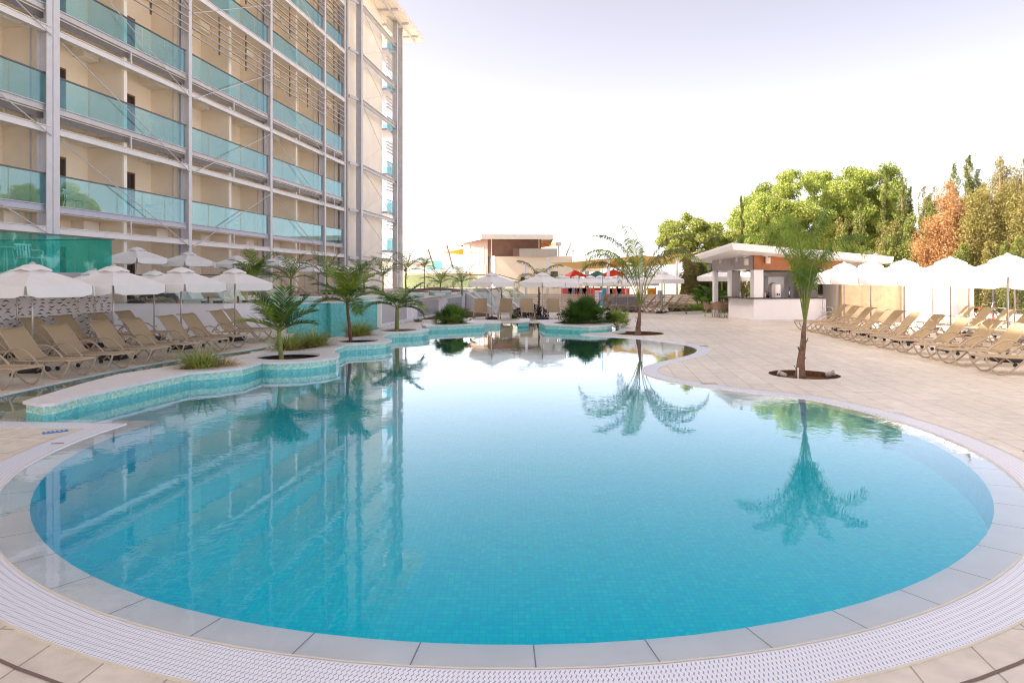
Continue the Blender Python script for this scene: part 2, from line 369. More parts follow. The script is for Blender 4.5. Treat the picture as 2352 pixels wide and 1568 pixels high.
def thing(name, label, cat, loc=(0, 0, 0), rz=0.0, group=None):
    o = bpy.data.objects.new(name, None); C.objects.link(o)
    o.location = loc if len(loc) == 3 else (loc[0], loc[1], 0); o.rotation_euler = (0, 0, rz)
    o.empty_display_size = .1
    return tag(o, label, cat, group)
def tag(o, label, cat, group=None):
    o['label'] = label; o['category'] = cat
    if group: o['group'] = group
    return o
def struct(o, label=None):
    o['kind'] = 'structure'
    if label: o['label'] = label
    return o
def dup(root, loc, rz=None, label=None, group=None, scale=None):
    r = root.copy(); C.objects.link(r); r.location = loc
    if rz is not None: r.rotation_euler = (0, 0, rz)
    if label: r['label'] = label
    if group: r['group'] = group
    if scale: r.scale = scale
    for ch in list(root.children):
        c = ch.copy(); C.objects.link(c); c.parent = r
        for g in ch.children:
            d = g.copy(); C.objects.link(d); d.parent = c
    return r
def off_poly(P, w):                 # push each vertex of an open/closed polyline by its own width, to the left of travel
    n = len(P); out = []
    for i in range(n):
        a, b, c = Vector(P[i-1]), Vector(P[i]), Vector(P[(i+1) % n])
        d1 = (b-a).normalized(); d2 = (c-b).normalized()
        n1 = Vector((-d1.y, d1.x)); n2 = Vector((-d2.y, d2.x)); m = (n1+n2)
        if m.length < 1e-4: m = n1
        m.normalize(); k = max(.55, m.dot(n1)); out.append(tuple(b+m*(w[i]/k)))
    return out
def catmull(P, sub=4):
    out = []
    for i in range(len(P)-1):
        p0 = Vector(P[max(i-1, 0)]); p1 = Vector(P[i]); p2 = Vector(P[i+1]); p3 = Vector(P[min(i+2, len(P)-1)])
        for k in range(sub):
            t = k/sub
            out.append(tuple(.5*((2*p1)+(p2-p0)*t+(2*p0-5*p1+4*p2-p3)*t*t+(3*p1-p0-3*p2+p3)*t**3)))
    out.append(tuple(P[-1])); return out
SUNEL, SUNPOW, SKYS, EXPO, AIR, DUST, OZ = 43.0, 2.8, .15, 2.27, .4, 1.5, 1.8
SAT, WB = .40, (1.15, .985, .86, 1)
# ------------------------------------------------------------ pool, deck and setting
OL = [((-8.6, 9.85), .36)]
OL += [((-5.42, 9.6), .36)]
for i in range(1, 61):
    a = math.radians(177+(386.6-177)*i/60); R = 5.57-(.12*max(0, 1-i/6))
    OL.append(((R*math.cos(a), 9.15+R*math.sin(a)), .36))
right = catmull([(4.95, 11.63), (4.38, 12.1), (3.69, 12.8), (3.16, 13.5), (2.90, 14.2), (2.84, 14.9), (3.04, 15.7), (3.55, 16.55), (4.35, 17.6), (4.87, 18.4), (5.2, 19.2), (5.36, 20), (5.28, 20.9),
                 (4.8, 22.1), (4.2, 23), (3.5, 23.6), (2.97, 24), (2.55, 24.4), (2.5, 24.9), (2.9, 25.4), (3.6, 25.75), (4.15, 26.6), (4.3, 27.5)], 4)
OL += [(p, .36) for p in right[1:]]
OL += [((4.25, 28.8), .15), ((4.0, 30.9), .12), ((-1.9, 30.9), .12), ((-1.95, 28.7), .12), ((-2.9, 28.2), .12), ((-3.6, 27.5), .14), ((-5.38, 27.75), .14), ((-5.63, 28.4), 0), ((-7.1, 26.4), 0), ((-7.95, 25.35), 0.05)]
left = catmull([(-7.95, 25.3), (-7.4, 22.6), (-7.2, 21), (-7.4, 19.2), (-7.95, 17.9), (-8.45, 16.15), (-8.7, 14.1), (-8.8, 11.75), (-8.75, 10.6), (-8.6, 9.85)], 3)
OL += [(p, .16) for p in left[1:-1]]
OUT = [p for p, w in OL]; WID = [w for p, w in OL]
OFF = off_poly(OUT, [-w for w in WID])
INN = off_poly(OUT, [(.29 if w > .3 else .0) for w in WID])
# drop inset points in the notch so that the shallow entrance reads
pits = {'far': (4.66, 25.3, .95), 'near': (6.20, 14.5, .71)}
def circ(cx, cy, r, n=32, sy=1.0): return [(cx+r*math.cos(2*PI*i/n), cy+r*sy*math.sin(2*PI*i/n)) for i in range(n)]
d = MB(); d.sheet([(-75, -12), (70, -12), (70, 72), (-75, 72)], 0, [OFF]+[circ(x, y, r, 40) for x, y, r in pits.values()])
struct(d.build('pool_deck', M['deck']), 'beige stone tiled deck around the pool')
g = MB(); g.sheet([(-1500, -1500), (1500, -1500), (1500, 2500), (-1500, 2500)], -.01, [[(-75, -12), (70, -12), (70, 72), (-75, 72)]])
struct(g.build('ground', M['ground']), 'dry ground beyond the pool deck')
# overflow grating and narrow curb strips
gr = MB(); cu = MB(); fr = MB(); u = 0; n = len(OUT)
for i in range(n):
    j = (i+1) % n; a, b, c, e = OUT[i], OUT[j], OFF[j], OFF[i]; l = math.hypot(b[0]-a[0], b[1]-a[1])
    if WID[i] > .3 and WID[j] > .1:
        gr.quad((*a, .004), (*e, .004), (*c, .004), (*b, .004), uv=[(u, 0), (u, WID[i]), (u+l, WID[j]), (u+l, 0)])
        va = [Vector(a)+(Vector(e)-Vector(a))*k for k in (.0, .045, .955, 1.0)]; vb = [Vector(b)+(Vector(c)-Vector(b))*k for k in (.0, .045, .955, 1.0)]
        fr.quad((*va[0], .008), (*va[1], .008), (*vb[1], .008), (*vb[0], .008)); fr.quad((*va[2], .007), (*va[3], .007), (*vb[3], .007), (*vb[2], .007))
    if WID[i] > 0: fr.quad((*e, -.06), (*c, -.06), (*c, .0075), (*e, .0075))
    if WID[i] > 0 and not (WID[i] > .3 and WID[j] > .1):
        cu.quad((*a, .006), (*e, .006), (*c, .006), (*b, .006))
    u += l
M['gratframe'] = pmat('ivory_grating_frame', (.72, .68, .56), .5)
struct(gr.build('overflow_grating', M['grating']), 'white slotted overflow grating round the pool edge')
struct(fr.build('grating_edge_strip', M['gratframe']), 'ivory edge strip of the overflow grating')
struct(cu.build('channel_curb', M['coping']), 'pale stone curb strip along the channel and the far edge')
# curved expansion joint in the tiles round the near circle
j = MB(); arc = [(6.13, math.radians(a)) for a in range(200, 352, 3)]
for k in range(len(arc)-1):
    q = []
    for (R, a) in (arc[k], arc[k+1]): q.append(((R)*math.cos(a), 9.15+R*math.sin(a))); q.append(((R+.022)*math.cos(a), 9.15+(R+.022)*math.sin(a)))
    j.quad((*q[0], .003), (*q[1], .003), (*q[3], .003), (*q[2], .003))
struct(j.build('expansion_joint', pmat('joint_filler', (.20, .14, .12), .8)), 'dark curved expansion joint in the tiles')
# shallow marble band, mosaic basin
mb = MB(); bw = MB(); M_bj = pmat('marble_joint', (.26, .27, .32), .6)
mb.m = 0; s_acc = 0
for i in range(n):
    k = (i+1) % n; a, b = OUT[i], OUT[k]; c, e = INN[k], INN[i]; l = math.hypot(b[0]-a[0], b[1]-a[1])
    if WID[i] > .3 and WID[k] > .1:
        mb.m = 0
        mb.quad((*a, -.028), (*b, -.028), (*c, -.05), (*e, -.05))
        mb.quad((*a, .004), (*b, .004), (*b, -.028), (*a, -.028))
        s_acc += l
        if s_acc > .56:
            s_acc = 0; mb.m = 1
            A_, E_ = Vector(a), Vector(e); t = (Vector(b)-A_).normalized()*.0035
            mb.quad((*(A_-t), -.0255), (*(A_+t), -.0255), (*(E_+t), -.0475), (*(E_-t), -.0475))
    elif WID[i] > 0 or True:
        bw.walls([a, b], -1.35, 0.0, closed=False)
struct(mb.build('marble_ledge', [M['marble'], M_bj]), 'pale marble ledge just under the water round the pool')
bs = MB()
BAS = [p for p, w in zip(INN, WID)]
bs.walls(BAS, -1.35, -.05)
bs.sheet(BAS, -1.35)
struct(bs.build('pool_basin', M['poolfloor']), 'turquoise mosaic pool basin')
struct(bw.build('basin_wall', M['mosaic_dark']), 'aqua mosaic basin wall')
w = MB(); w.sheet(OUT, -.008)
wo = struct(w.build('pool_water', M['water']), 'still turquoise pool water')

# planter islands: mosaic wall, marble coping, soil
def arcpts(cx, cy, r, a0, a1, n=14): return [(cx+r*math.cos(math.radians(a0+(a1-a0)*i/n)), cy+r*math.sin(math.radians(a0+(a1-a0)*i/n))) for i in range(n+1)]
LP = [(-7.12, 10.0), (-6.72, 9.78), (-6.62, 9.86), (-6.62, 10.5), (-6.40, 11.8), (-6.17, 13.05)]
LP += [(-5.75, 13.3), (-5.42, 13.75)]
LP += arcpts(-5.10, 15.7, 1.08, -105, 42, 16)
LP += [(-4.52, 17.3), (-4.50, 18.5)]
LP += arcpts(-4.46, 19.65, .96, -75, 48, 14)
LP += [(-4.05, 21.2), (-3.95, 22.35)]
LP += arcpts(-3.96, 23.66, 1.06, -78, 120, 16)
LP += [(-4.85, 23.4), (-5.1, 21.6), (-5.6, 20.1), (-6.0, 18.3), (-6.25, 16.2), (-6.6, 14.9), (-7.05, 13.7), (-7.35, 12.8), (-7.3, 11.6)]
SOIL = [('round', -5.15, 15.75, .70), ('round', -4.46, 19.65, .60), ('round', -3.96, 23.66, .66)]
def ell(cx, cy, a, b, rot, n=20): return [(cx+a*math.cos(2*PI*i/n)*math.cos(rot)-b*math.sin(2*PI*i/n)*math.sin(rot), cy+a*math.cos(2*PI*i/n)*math.sin(rot)+b*math.sin(2*PI*i/n)*math.cos(rot)) for i in range(n)]
beds = [ell(-6.30, 13.95, .55, .30, 1.2), ell(-5.45, 17.75, .85, .36, 1.35), ell(-4.85, 21.45, .75, .3, 1.35)]
def planter(label, poly, holes, zt=.25, cat='planter', bottom=-1.35, group='raised mosaic planters in the pool'):
    t = thing('planter', label, cat, (poly[0][0], poly[0][1], bottom), 0, group)
    m = MB(); m.m = 1; m.walls(poly, bottom, zt-.17); m.m = 0; m.walls(poly, zt-.17, zt-.035); m.build('mosaic_wall', [M['mosaic'], M['mosaic_low']], t, world=True)
    o = off_poly(poly, [-.035]*len(poly))
    c = MB(); c.sheet(o, zt, holes)
    for lp in [o]+[h[::-1] for h in holes]:
        nn = len(lp)
        for i in range(nn):
            a, b = lp[i], lp[(i+1) % nn]
            c.quad((*a, zt-.045), (*b, zt-.045), (*b, zt), (*a, zt))
    i_ = off_poly(poly, [.03]*len(poly)); nn = len(o)
    for i in range(nn): c.quad((*o[(i+1) % nn], zt-.045), (*o[i], zt-.045), (*i_[i], zt-.045), (*i_[(i+1) % nn], zt-.045))
    c.build('coping', M['coping'], t, world=True)
    if holes:
        s = MB()
        for h in holes:
            s.sheet(off_poly(h, [-.05]*len(h)), zt-.10)
        s.build('soil', M['soil'], t, world=True)
    return t
planter('long winding teal mosaic planter with marble coping at the left of the pool', LP, [circ(x, y, r, 32) for _, x, y, r in SOIL]+beds)
planter('teal mosaic planter holding the bright green fan palm at the far pool end', [(-3.5, 26.5), (-3.2, 25.6), (-1.1, 26.9), (-1.1, 27.6), (-1.9, 28.3), (-2.9, 28.0)], [ell(-2.35, 27.0, .75, .38, .45)])
planter('small low teal planter block beside the fan palm planter', [(-1.75, 28.2), (-.5, 28.5), (-.45, 29.6), (-1.2, 30.6), (-1.8, 30.6)], [], .17)
planter('narrow teal block jutting into the middle of the far pool edge', [(.25, 28.2), (.68, 28.5), (.78, 30.8), (.4, 30.8)], [], .22)
planter('teal mosaic planter holding the big dark fan palm bush at the far pool end', [(1.29, 26.4), (2.9, 25.4), (3.6, 25.9), (3.95, 27.0), (3.8, 28.8), (2.2, 29.6), (1.15, 29.2), (1.1, 28.1)], [ell(2.6, 27.5, .95, .7, .2)])
# stream channel: shallow floor between the left deck and the planter
ch = MB()
CHP = [(-8.6, 9.85), (-6.72, 9.70), (-6.9, 10.0), (-7.25, 11.6), (-7.3, 12.8), (-7.0, 13.7), (-6.55, 14.9), (-6.2, 16.2), (-5.95, 18.3), (-5.55, 20.1), (-5.05, 21.6), (-4.8, 23.4), (-6.6, 24.2), (-7.3, 22.6)]+[(p[0]+.005, p[1]) for p in left[3:-1]]
ch.sheet(CHP, -.32); ch.quad((-8.6, 9.86, -.32), (-6.72, 9.71, -.32), (-6.72, 9.71, -1.3), (-8.6, 9.86, -1.3))
en = [(-6.9, 10.0), (-8.6, 9.85), (-5.42, 9.6), (-5.12, 9.62)]
ch.sheet([(-8.6, 9.84), (-5.42, 9.59), (-5.1, 9.66), (-6.72, 9.86)][::1], -.06)
ch.walls([(-5.1, 9.66), (-6.72, 9.86)], -1.34, -.06, closed=False)
ch.walls([(-4.8, 23.4), (-6.6, 24.2), (-7.3, 22.6)], -1.34, -.32, closed=False)
struct(ch.build('channel_bed', mosaic('channel_mosaic', [(.38, .62, .52), (.44, .66, .55), (.50, .68, .56), (.34, .58, .50)], .05, grout=(.36, .55, .48))), 'shallow green mosaic bed of the stream channel')

# tree pits in the deck
for nm, (x, y, r) in pits.items():
    p = MB(); c = circ(x, y, r, 40)
    p.sheet(circ(x, y, r+.01, 40), -.12); p.walls(c[::-1], -.12, .0)
    o = p.build('tree_pit', M['brownsoil'])
    struct(o, 'round soil pit cut in the deck')

# upper terrace
TZ = 1.04
TP = [(-19.0, 25.91), (-11.0, 26.1), (-9.3, 27.3), (-8.35, 27.3), (-8.1, 25.1), (-7.1, 26.4), (-5.65, 28.4), (-4.52, 32.5), (-3.75, 38), (-3.1, 44), (-2.6, 46.5), (-.95, 46.5), (-.95, 70), (-40, 70), (-40, 26.0)]
t = MB(); t.sheet(TP, TZ); struct(t.build('upper_terrace', M['terrace']), 'raised tiled terrace in front of the hotel')
def wallrun(name, label, pts, z0, z1, mat, thick=.14, cap=True, cat='wall', group=None, bury=True):
    t = thing(name, label, cat, (pts[0][0], pts[0][1], z0), 0, group)
    back = off_poly_open(pts, thick)
    m = MB(); m.walls(pts, z0, z1, closed=False)
    m.walls([pts[-1], back[-1]], z0, z1, closed=False); m.walls([back[0], pts[0]], z0, z1, closed=False); m.walls(back[::-1], z0, z1, closed=False)
    m.build('wall_face', mat, t, world=True)
    if cap:
        f = off_poly_open(pts, -.03); b = off_poly_open(pts, thick+.03)
        c = MB(); c.prism(f+b[::-1], z1, z1+.035, bot=True); c.build('coping', M['coping'], t, world=True)
    return t
def off_poly_open(P, w):
    out = []; n = len(P)
    for i in range(n):
        if i == 0: dd = Vector(P[1])-Vector(P[0]); nn = Vector((-dd.y, dd.x)).normalized(); k = 1
        elif i == n-1: dd = Vector(P[-1])-Vector(P[-2]); nn = Vector((-dd.y, dd.x)).normalized(); k = 1
        else:
            d1 = (Vector(P[i])-Vector(P[i-1])).normalized(); d2 = (Vector(P[i+1])-Vector(P[i])).normalized()
            n1 = Vector((-d1.y, d1.x)); nn = (n1+Vector((-d2.y, d2.x))).normalized(); k = max(.5, nn.dot(n1))
        out.append(tuple(Vector(P[i])+nn*(w/k)))
    return out
wallrun('terrace_wall', 'long white terrace wall behind the left loungers', [(-19.0, 25.9), (-11.0, 26.09), (-9.3, 27.29), (-8.33, 27.29), (-8.33, 25.3)], 0, TZ, M['white'])
curve = catmull([(-8.3, 25.1), (-7.9, 25.2), (-7.5, 25.6), (-7.12, 26.38)], 4)
wallrun('waterfall_wall', 'tall teal mosaic waterfall wall with a fold behind the planter palms', curve+[(-6.95, 26.2), (-6.3, 27.2), (-5.6, 28.38)], -.9, TZ+.04, M['mosaic_dark'])
# fountain wall with pillars and grey mosaic panels
def lp(t): return -5.62+(t-28.4)*.168
fw = thing('fountain_wall', 'white wall with pillars and grey mosaic panels right of the teal wall', 'wall', (lp(28.45), 28.45, 0))
m = MB(); m.walls([(lp(28.42)+.0, 28.42), (lp(46), 46)], 0, TZ, closed=False); m.build('wall_face', M['white'], fw, world=True)
for (ta, tb, zt) in ((28.9, 32.2, .98), (33.9, 37.6, .86), (39.6, 43.0, .86)):
    m = MB(); m.walls([(lp(ta)+.03, ta), (lp(tb)+.03, tb)], .12, zt, closed=False); m.walls([(lp(ta)-.05, ta), (lp(ta)+.03, ta)], .12, zt, closed=False)
    m.build('mosaic_panel', M['mosaic_grey'], fw, world=True)
for ta in (28.46, 32.4, 38.0, 43.2):
    m = MB(); w_ = .16 if ta < 29 else .85; m.box(lp(ta)-.25, lp(ta)+.16, ta, ta+w_, 0, TZ+.06); m.build('pillar', M['white'] if ta > 29 else M['creamlite'], fw, world=True)
    m = MB(); m.box(lp(ta)-.3, lp(ta)+.21, ta-.05, ta+w_+.05, TZ+.06, TZ+.11); m.build('pillar_cap', M['coping'], fw, world=True)
for (x, y, a, b, r, lab) in ((lp(35.7)-.9, 35.7, 1.3, .6, 1.4, 'raised teal mosaic basin with marble rim above the middle grey panel'), (lp(41.3)-.9, 41.3, 1.2, .6, 1.4, 'raised teal mosaic basin with marble rim above the far grey panel'), (lp(30.6)-1.1, 30.6, 1.2, .7, 1.2, 'raised teal mosaic basin with marble rim behind the near grey panel'), (-9.2, 28.9, 1.1, .5, .3, 'low teal basin rim on the terrace behind the white sun loungers')):
    planter(lab, ell(x, y, a, b, r, 24), [ell(x, y, a-.2, b-.2, r, 20)], TZ+.22, bottom=TZ, group='raised teal basins on the upper terrace')
# white pebbles and plant strip at the wall foot
pb = MB()
for i in range(420):
    t_ = random.uniform(28.7, 43); x = lp(t_)+.05+abs(random.gauss(0, .09)); r = random.uniform(.025, .06)
    pb.lathe([(r*.55, 0), (r, r*.35), (r*.8, r*.8), (r*.3, r)], (x, t_, 0), 6)
o = pb.build('pebbles', M['pebble']); o['kind'] = 'stuff'; o['label'] = 'white pebbles strewn along the foot of the grey panel wall'
bd = MB(); bd.sheet([(lp(33.6)+.25, 33.6), (lp(33.6)+.8, 33.8), (-1.2, 36.4), (-1.3, 38.5), (lp(42)+.3, 42)], .03)
struct(bd.build('flower_bed', M['brownsoil']), 'brown soil bed at the foot of the wall')

# arched footbridge
br = thing('footbridge', 'low arched brown footbridge on the upper terrace', 'bridge', (-5, 50, TZ))
m = MB(); N_ = 18; x0, x1 = -8.2, -3.0
for i in range(N_):
    a, b = i/N_, (i+1)/N_
    f = lambda s: TZ-.02+.33*math.sin(PI*s)
    xa, xb = x0+(x1-x0)*a, x0+(x1-x0)*b
    for (y0, y1) in ((49, 51),):
        v = [(xa, y0, f(a)-.22), (xb, y0, f(b)-.22), (xb, y1, f(b)-.22), (xa, y1, f(a)-.22), (xa, y0, f(a)), (xb, y0, f(b)), (xb, y1, f(b)), (xa, y1, f(a))]
        m.add(v, [(0, 3, 2, 1), (4, 5, 6, 7), (0, 1, 5, 4), (3, 7, 6, 2)]+([(0, 4, 7, 3)] if i == 0 else [])+([(1, 2, 6, 5)] if i == N_-1 else []))
m.build('deck', pmat('bridge_brown', (.26, .17, .13), .7), br, world=True)
gp = MB()
for i in range(N_):
    a, b = i/N_, (i+1)/N_; xa, xb = x0+(x1-x0)*a, x0+(x1-x0)*b
    gp.quad((xa, 49.02, f(a)+.05), (xb, 49.02, f(b)+.05), (xb, 49.02, f(b)+1.05), (xa, 49.02, f(a)+1.05))
gp.build('glass_railing', M['clearglass'], br, world=True)
for i in range(11):
    s = (i+.5)/11; m = MB(); X = x0+(x1-x0)*s; m.box(X-.03, X+.03, 48.93, 49.0, f(s)-.1, f(s)+.22); m.build('railing_clamp', M['graypanel'], br, world=True)

# ramp down from the terrace
rp = thing('access_ramp', 'tiled ramp with glass side rails climbing to the terrace', 'ramp', (-.3, 38, 0))
b0, b1, t0, t1 = (-.85, 37.6, .0), (.75, 37.6, .0), (-2.55, 46.4, TZ), (-.95, 46.4, TZ)
m = MB(); m.quad(b0, b1, t1, t0); m.add([b1, (t1[0], t1[1], 0), t1], [(0, 1, 2)]); m.add([b0, (t0[0], t0[1], 0), t0], [(0, 2, 1)])
m.build('ramp_surface', M['terrace'], rp, world=True)
def sidewall(p, q, h0, h1, nm, mat, w=.12, z0=None):
    m = MB(); p, q = Vector(p), Vector(q); d_ = (q-p); nn = Vector((-d_.y, d_.x, 0)).normalized()*w/2
    za = 0 if z0 is None else p.z+z0; zb = 0 if z0 is None else q.z+z0
    v = []
    for (P_, zl, h) in ((p, za, h0), (q, zb, h1)):
        for s_ in (-1, 1): v += [(P_.x+nn.x*s_, P_.y+nn.y*s_, zl), (P_.x+nn.x*s_, P_.y+nn.y*s_, P_.z+h)]
    m.add(v, [(0, 4, 5, 1), (2, 3, 7, 6), (1, 5, 7, 3), (0, 1, 3, 2), (4, 6, 7, 5), (0, 2, 6, 4)])
    return m.build(nm, mat, rp, world=True)
sidewall((b0[0]-.07, 38.3, .05), (t0[0]-.07, 46.4, TZ), .12, .14, 'side_wall', M['white'])
sidewall((b1[0]+.07, 37.6, 0), (t1[0]+.07, 46.4, TZ), .12, .14, 'side_wall', M['white'])
sidewall((b0[0]-.07, 37.8, 0), (t0[0]-.07, 46.4, TZ), 1.0, 1.05, 'glass_rail', M['clearglass'], .02, .15)
sidewall((b1[0]+.07, 37.4, 0), (t1[0]+.07, 46.4, TZ), 1.0, 1.05, 'glass_rail', M['clearglass'], .02, .15)
for (p_, q_) in (((b0[0]-.07, 37.8, 1.02), (t0[0]-.07, 46.4, TZ+1.07)), ((b1[0]+.07, 37.4, 1.02), (t1[0]+.07, 46.4, TZ+1.07))):
    m = MB(); m.tube([p_, q_], .03, 6); m.build('handrail', M['steel_light'], rp, world=True)
w2 = MB(); w2.walls([(lp(44), 43.6), (b0[0]-.9, 38.0), (b0[0]-.13, 37.7)], 0, .02, closed=False)
# white triangular wall beside the ramp
tw = MB(); tw.add([(lp(44)+.1, 44.0, 0), (-1.05, 38.2, 0), (-1.05, 38.2, .42), (lp(44)+.1, 44.0, TZ+.1), (lp(44)-.1, 44.1, 0), (-1.2, 38.3, 0), (-1.2, 38.3, .42), (lp(44)-.1, 44.1, TZ+.1)], [(0, 1, 2, 3), (5, 4, 7, 6), (3, 2, 6, 7), (1, 5, 6, 2)])
tag(tw.build('ramp_wall', M['white']), 'white wall with a sloping top left of the ramp', 'wall')
# ------------------------------------------------------------ hotel (local axes: x = outward from the facade, y = along it)
FX = 19.5
hotel = thing('hotel_building', 'tall cream hotel in a grey steel frame with teal glass balconies', 'hotel', (-FX, 0, 0), -A)
SK = [8.2, 16.4, 24.65, 32.95, 41.2, 49.4, 53.3]
FL = [4.63, 8.19, 11.74, 15.87, 19.60, 23.30]     # floor edges of the balconies
ROOF = 26.3
def hb(name, mat, fn, parent=hotel, smooth=False):
    m = MB(); fn(m); return m.build(name, mat, parent, smooth)
DEP = -1.85
hb('wall', M['cream'], lambda m: m.box(-16, DEP, -34, 53.4, 0, ROOF))
hb('end_wall', M['creamlite'], lambda m: m.box(-16, -.25, 53.45, 63.6, 0, ROOF+.1))
hb('roof', M['steel_light'], lambda m: (m.box(-18, 1.85, -36, 71.2, ROOF+.12, ROOF+.42)))
hb('roof_soffit', M['creamlite'], lambda m: m.box(-17.9, 1.7, -35.9, 71.1, ROOF+.04, ROOF+.118))
for s in [20.5, 28.8, 37, 45.3, 51.3, 55.3, 58.8, 62.3, 65.8, 69.3]:
    hb('roof_rib', M['steel'], lambda m: m.box(-1.8, 1.66, s-.08, s+.08, ROOF-.14, ROOF+.038))
hb('roof_rib', M['steel'], lambda m: m.box(.9, 1.02, 8, 70.9, ROOF-.2, ROOF+.03))
# floor slabs and parapet channels
bay = [(-34, 8.2)]+[(SK[i], SK[i+1]) for i in range(len(SK)-1)]
for k, z in enumerate(FL+[ROOF+.05]):
    hb('floor_slab', M['cream'], lambda m: m.box(DEP-.01, -.12, 8.2, 53.4, z-.26, z-.02))
for k, z in enumerate([1.04]+FL):
    zt = (FL[k] if k < 6 else ROOF)-.26
    for i in range(len(SK)-1):
        a, b = SK[i], SK[i+1]
        mids = [(a+b)/2] if b-a > 5 else []
        if k == 0 and i < 1: continue
        zz = min(zt, ROOF)
        for s in mids: hb('partition', M['tan'], lambda m: (m.box(DEP, -.30, s-.09, s+.09, z-.02, zz)))
        for s in mids:
            hb('partition_edge', M['creamlite'], lambda m: m.box(-.298, -.20, s-.1, s+.1, z-.02, zz))
        hb('partition', M['tan'], lambda m: m.box(DEP, -.42, b-.11, b+.11, z-.02, zz))
        for s0, s1 in ([(a, mids[0]), (mids[0], b)] if mids else [(a, b)]):
            if i < 1: continue
            # door with a brown frame set in the back wall, boxed soffit over it
            e = s1-1.33
            def door(m):
                m.m = 0; m.box(DEP, DEP+.05, e-1.25, e, z, z+2.25); m.m = 1; m.box(DEP+.05, DEP+.06, e-1.17, e-.08, z+.06, z+2.17)
            dd = hb('balcony_door', [M['brownmetal'], M['darkglass'], M['black']], door)
            hb('soffit_box', M['creamlite'], lambda m: m.box(DEP, -.95 if s1 == b else -1.3, s1-1.0, s1-.12, zz-.42, zz))
# steel frame
M['steel_col'] = pmat('column_grey_steel', (.64, .63, .67), .4, var=.05, scale=3)
def icol(m, n0, s, z0, z1, w=.26, d=.40):
    m.box(n0-.03, n0, s-w/2, s+w/2, z0, z1); m.box(n0-d, n0-d+.03, s-w/2, s+w/2, z0, z1); m.box(n0-d+.03, n0-.03, s-.02, s+.02, z0, z1)
for s in SK[1:]:
    w = .26
    if s == 24.65:
        hb('steel_column', M['steel_col'], lambda m: (icol(m, .10, s-.20, 0.9, ROOF, .27), icol(m, .10, s+.12, 0.9, ROOF, .30)))
    else:
        hb('steel_column', M['steel_col'] if s < 50 else M['steel'], lambda m: icol(m, .10, s, .9, ROOF, w))
for s in SK[1:]:
    hb('rear_column', M['steel'], lambda m: icol(m, -.42, s-.05, 1.0, ROOF, .22, .3))
SLAT = [-.42, -.78, -1.14, -1.5, -1.84]
for i in range(1, len(SK)-1):
    a, b = SK[i]+.14, SK[i+1]-.14
    if SK[i] == 24.65: a += .14
    for k, z in enumerate(FL):
        # parapet channel under the glass
        def chan(m):
            m.box(-.12, -.05, a, b, z-.22, z+.03); m.box(-.05, .02, a, b, z-.0, z+.03); m.box(-.05, .02, a, b, z-.22, z-.19)
        if k < 3: hb('balcony_channel', M['steel_blue'] if k < 1 else M['steel'], chan)
        if k in (1, 2): hb('painted_shade_strip', M['steel_dark'], lambda m: m.box(-.14, -.122, a, b, z-.48, z-.20))  # dark strip added to stand in for the shade below the channel
        # glass panes with a slim top rail
        npan = 5 if b-a > 5 else 2
        gl = MB()
        for q in range(npan):
            p0 = a+.05+(b-a-.1)*q/npan; p1 = a+.05+(b-a-.1)*(q+1)/npan-.035
            gl.box(-.045, -.03, p0, p1, z+.03, z+1.10)
        go = gl.build('balcony_glass', M['balglass'], hotel)
        hb('handrail', M['steel_dark'], lambda m: m.box(-.07, .0, a+.02, b-.02, z+1.10, z+1.15), go)
        # horizontal beams
        zb = z-.98 if k < 3 else None
        if zb:
            def beam(m):
                m.box(.02, .08, a, b, zb-.0, zb+.20); m.box(-.1, .14, a, b, zb+.20, zb+.225); m.box(-.1, .14, a, b, zb-.025, zb)
            hb('beam', M['steel_light'], beam)
            hb('hanger', M['steel'], lambda m: m.box(-.03, .02, (a+b)/2-.04, (a+b)/2+.04, zb+.225, z-.22))
        if k >= 3:
            zb2 = z-.27
            def beam(m):
                m.box(.06, .12, a, b, zb2, zb2+.24); m.box(-.06, .18, a, b, zb2+.24, zb2+.265); m.box(-.06, .18, a, b, zb2-.025, zb2)
            hb('beam', M['steel_light'], beam)
            def slats(m):
                for dz in SLAT: m.add([(-.02, a, zb2+dz), (.12, a, zb2+dz-.05), (.12, b, zb2+dz-.05), (-.02, b, zb2+dz), (-.02, a, zb2+dz+.06), (.12, a, zb2+dz+.01), (.12, b, zb2+dz+.01), (-.02, b, zb2+dz+.06)],
                                      [(0, 1, 2, 3), (7, 6, 5, 4), (0, 4, 5, 1), (1, 5, 6, 2), (2, 6, 7, 3), (3, 7, 4, 0)])
            hb('louvre', pmat('louvre_grey', (.42, .38, .36), .4) if i == 1 and k == 3 else bpy.data.materials['louvre_grey'], slats)
            for f in ([.33, .67] if b-a > 5 else [.5]):
                hb('louvre_bracket', M['steel_dark'], lambda m: m.box(-.06, -.021, a+(b-a)*f-.05, a+(b-a)*f+.05, zb2-2.0, zb2))
    # diagonal tie rods
    for k in range(0, 6):
        zt, zl = FL[k]-1.1+3.55, FL[k]-1.1
        asc = (i == 3)
        if i == 5 or zt > ROOF: continue
        if i == 4 and False: continue
        p = (.16, a, zl if asc else zt-.1); q = (.16, b, zt if asc else zl)
        if i in (1, 2, 3, 4): hb('tie_rod', M['steel'], lambda m: m.tube([p, q], .022, 6))
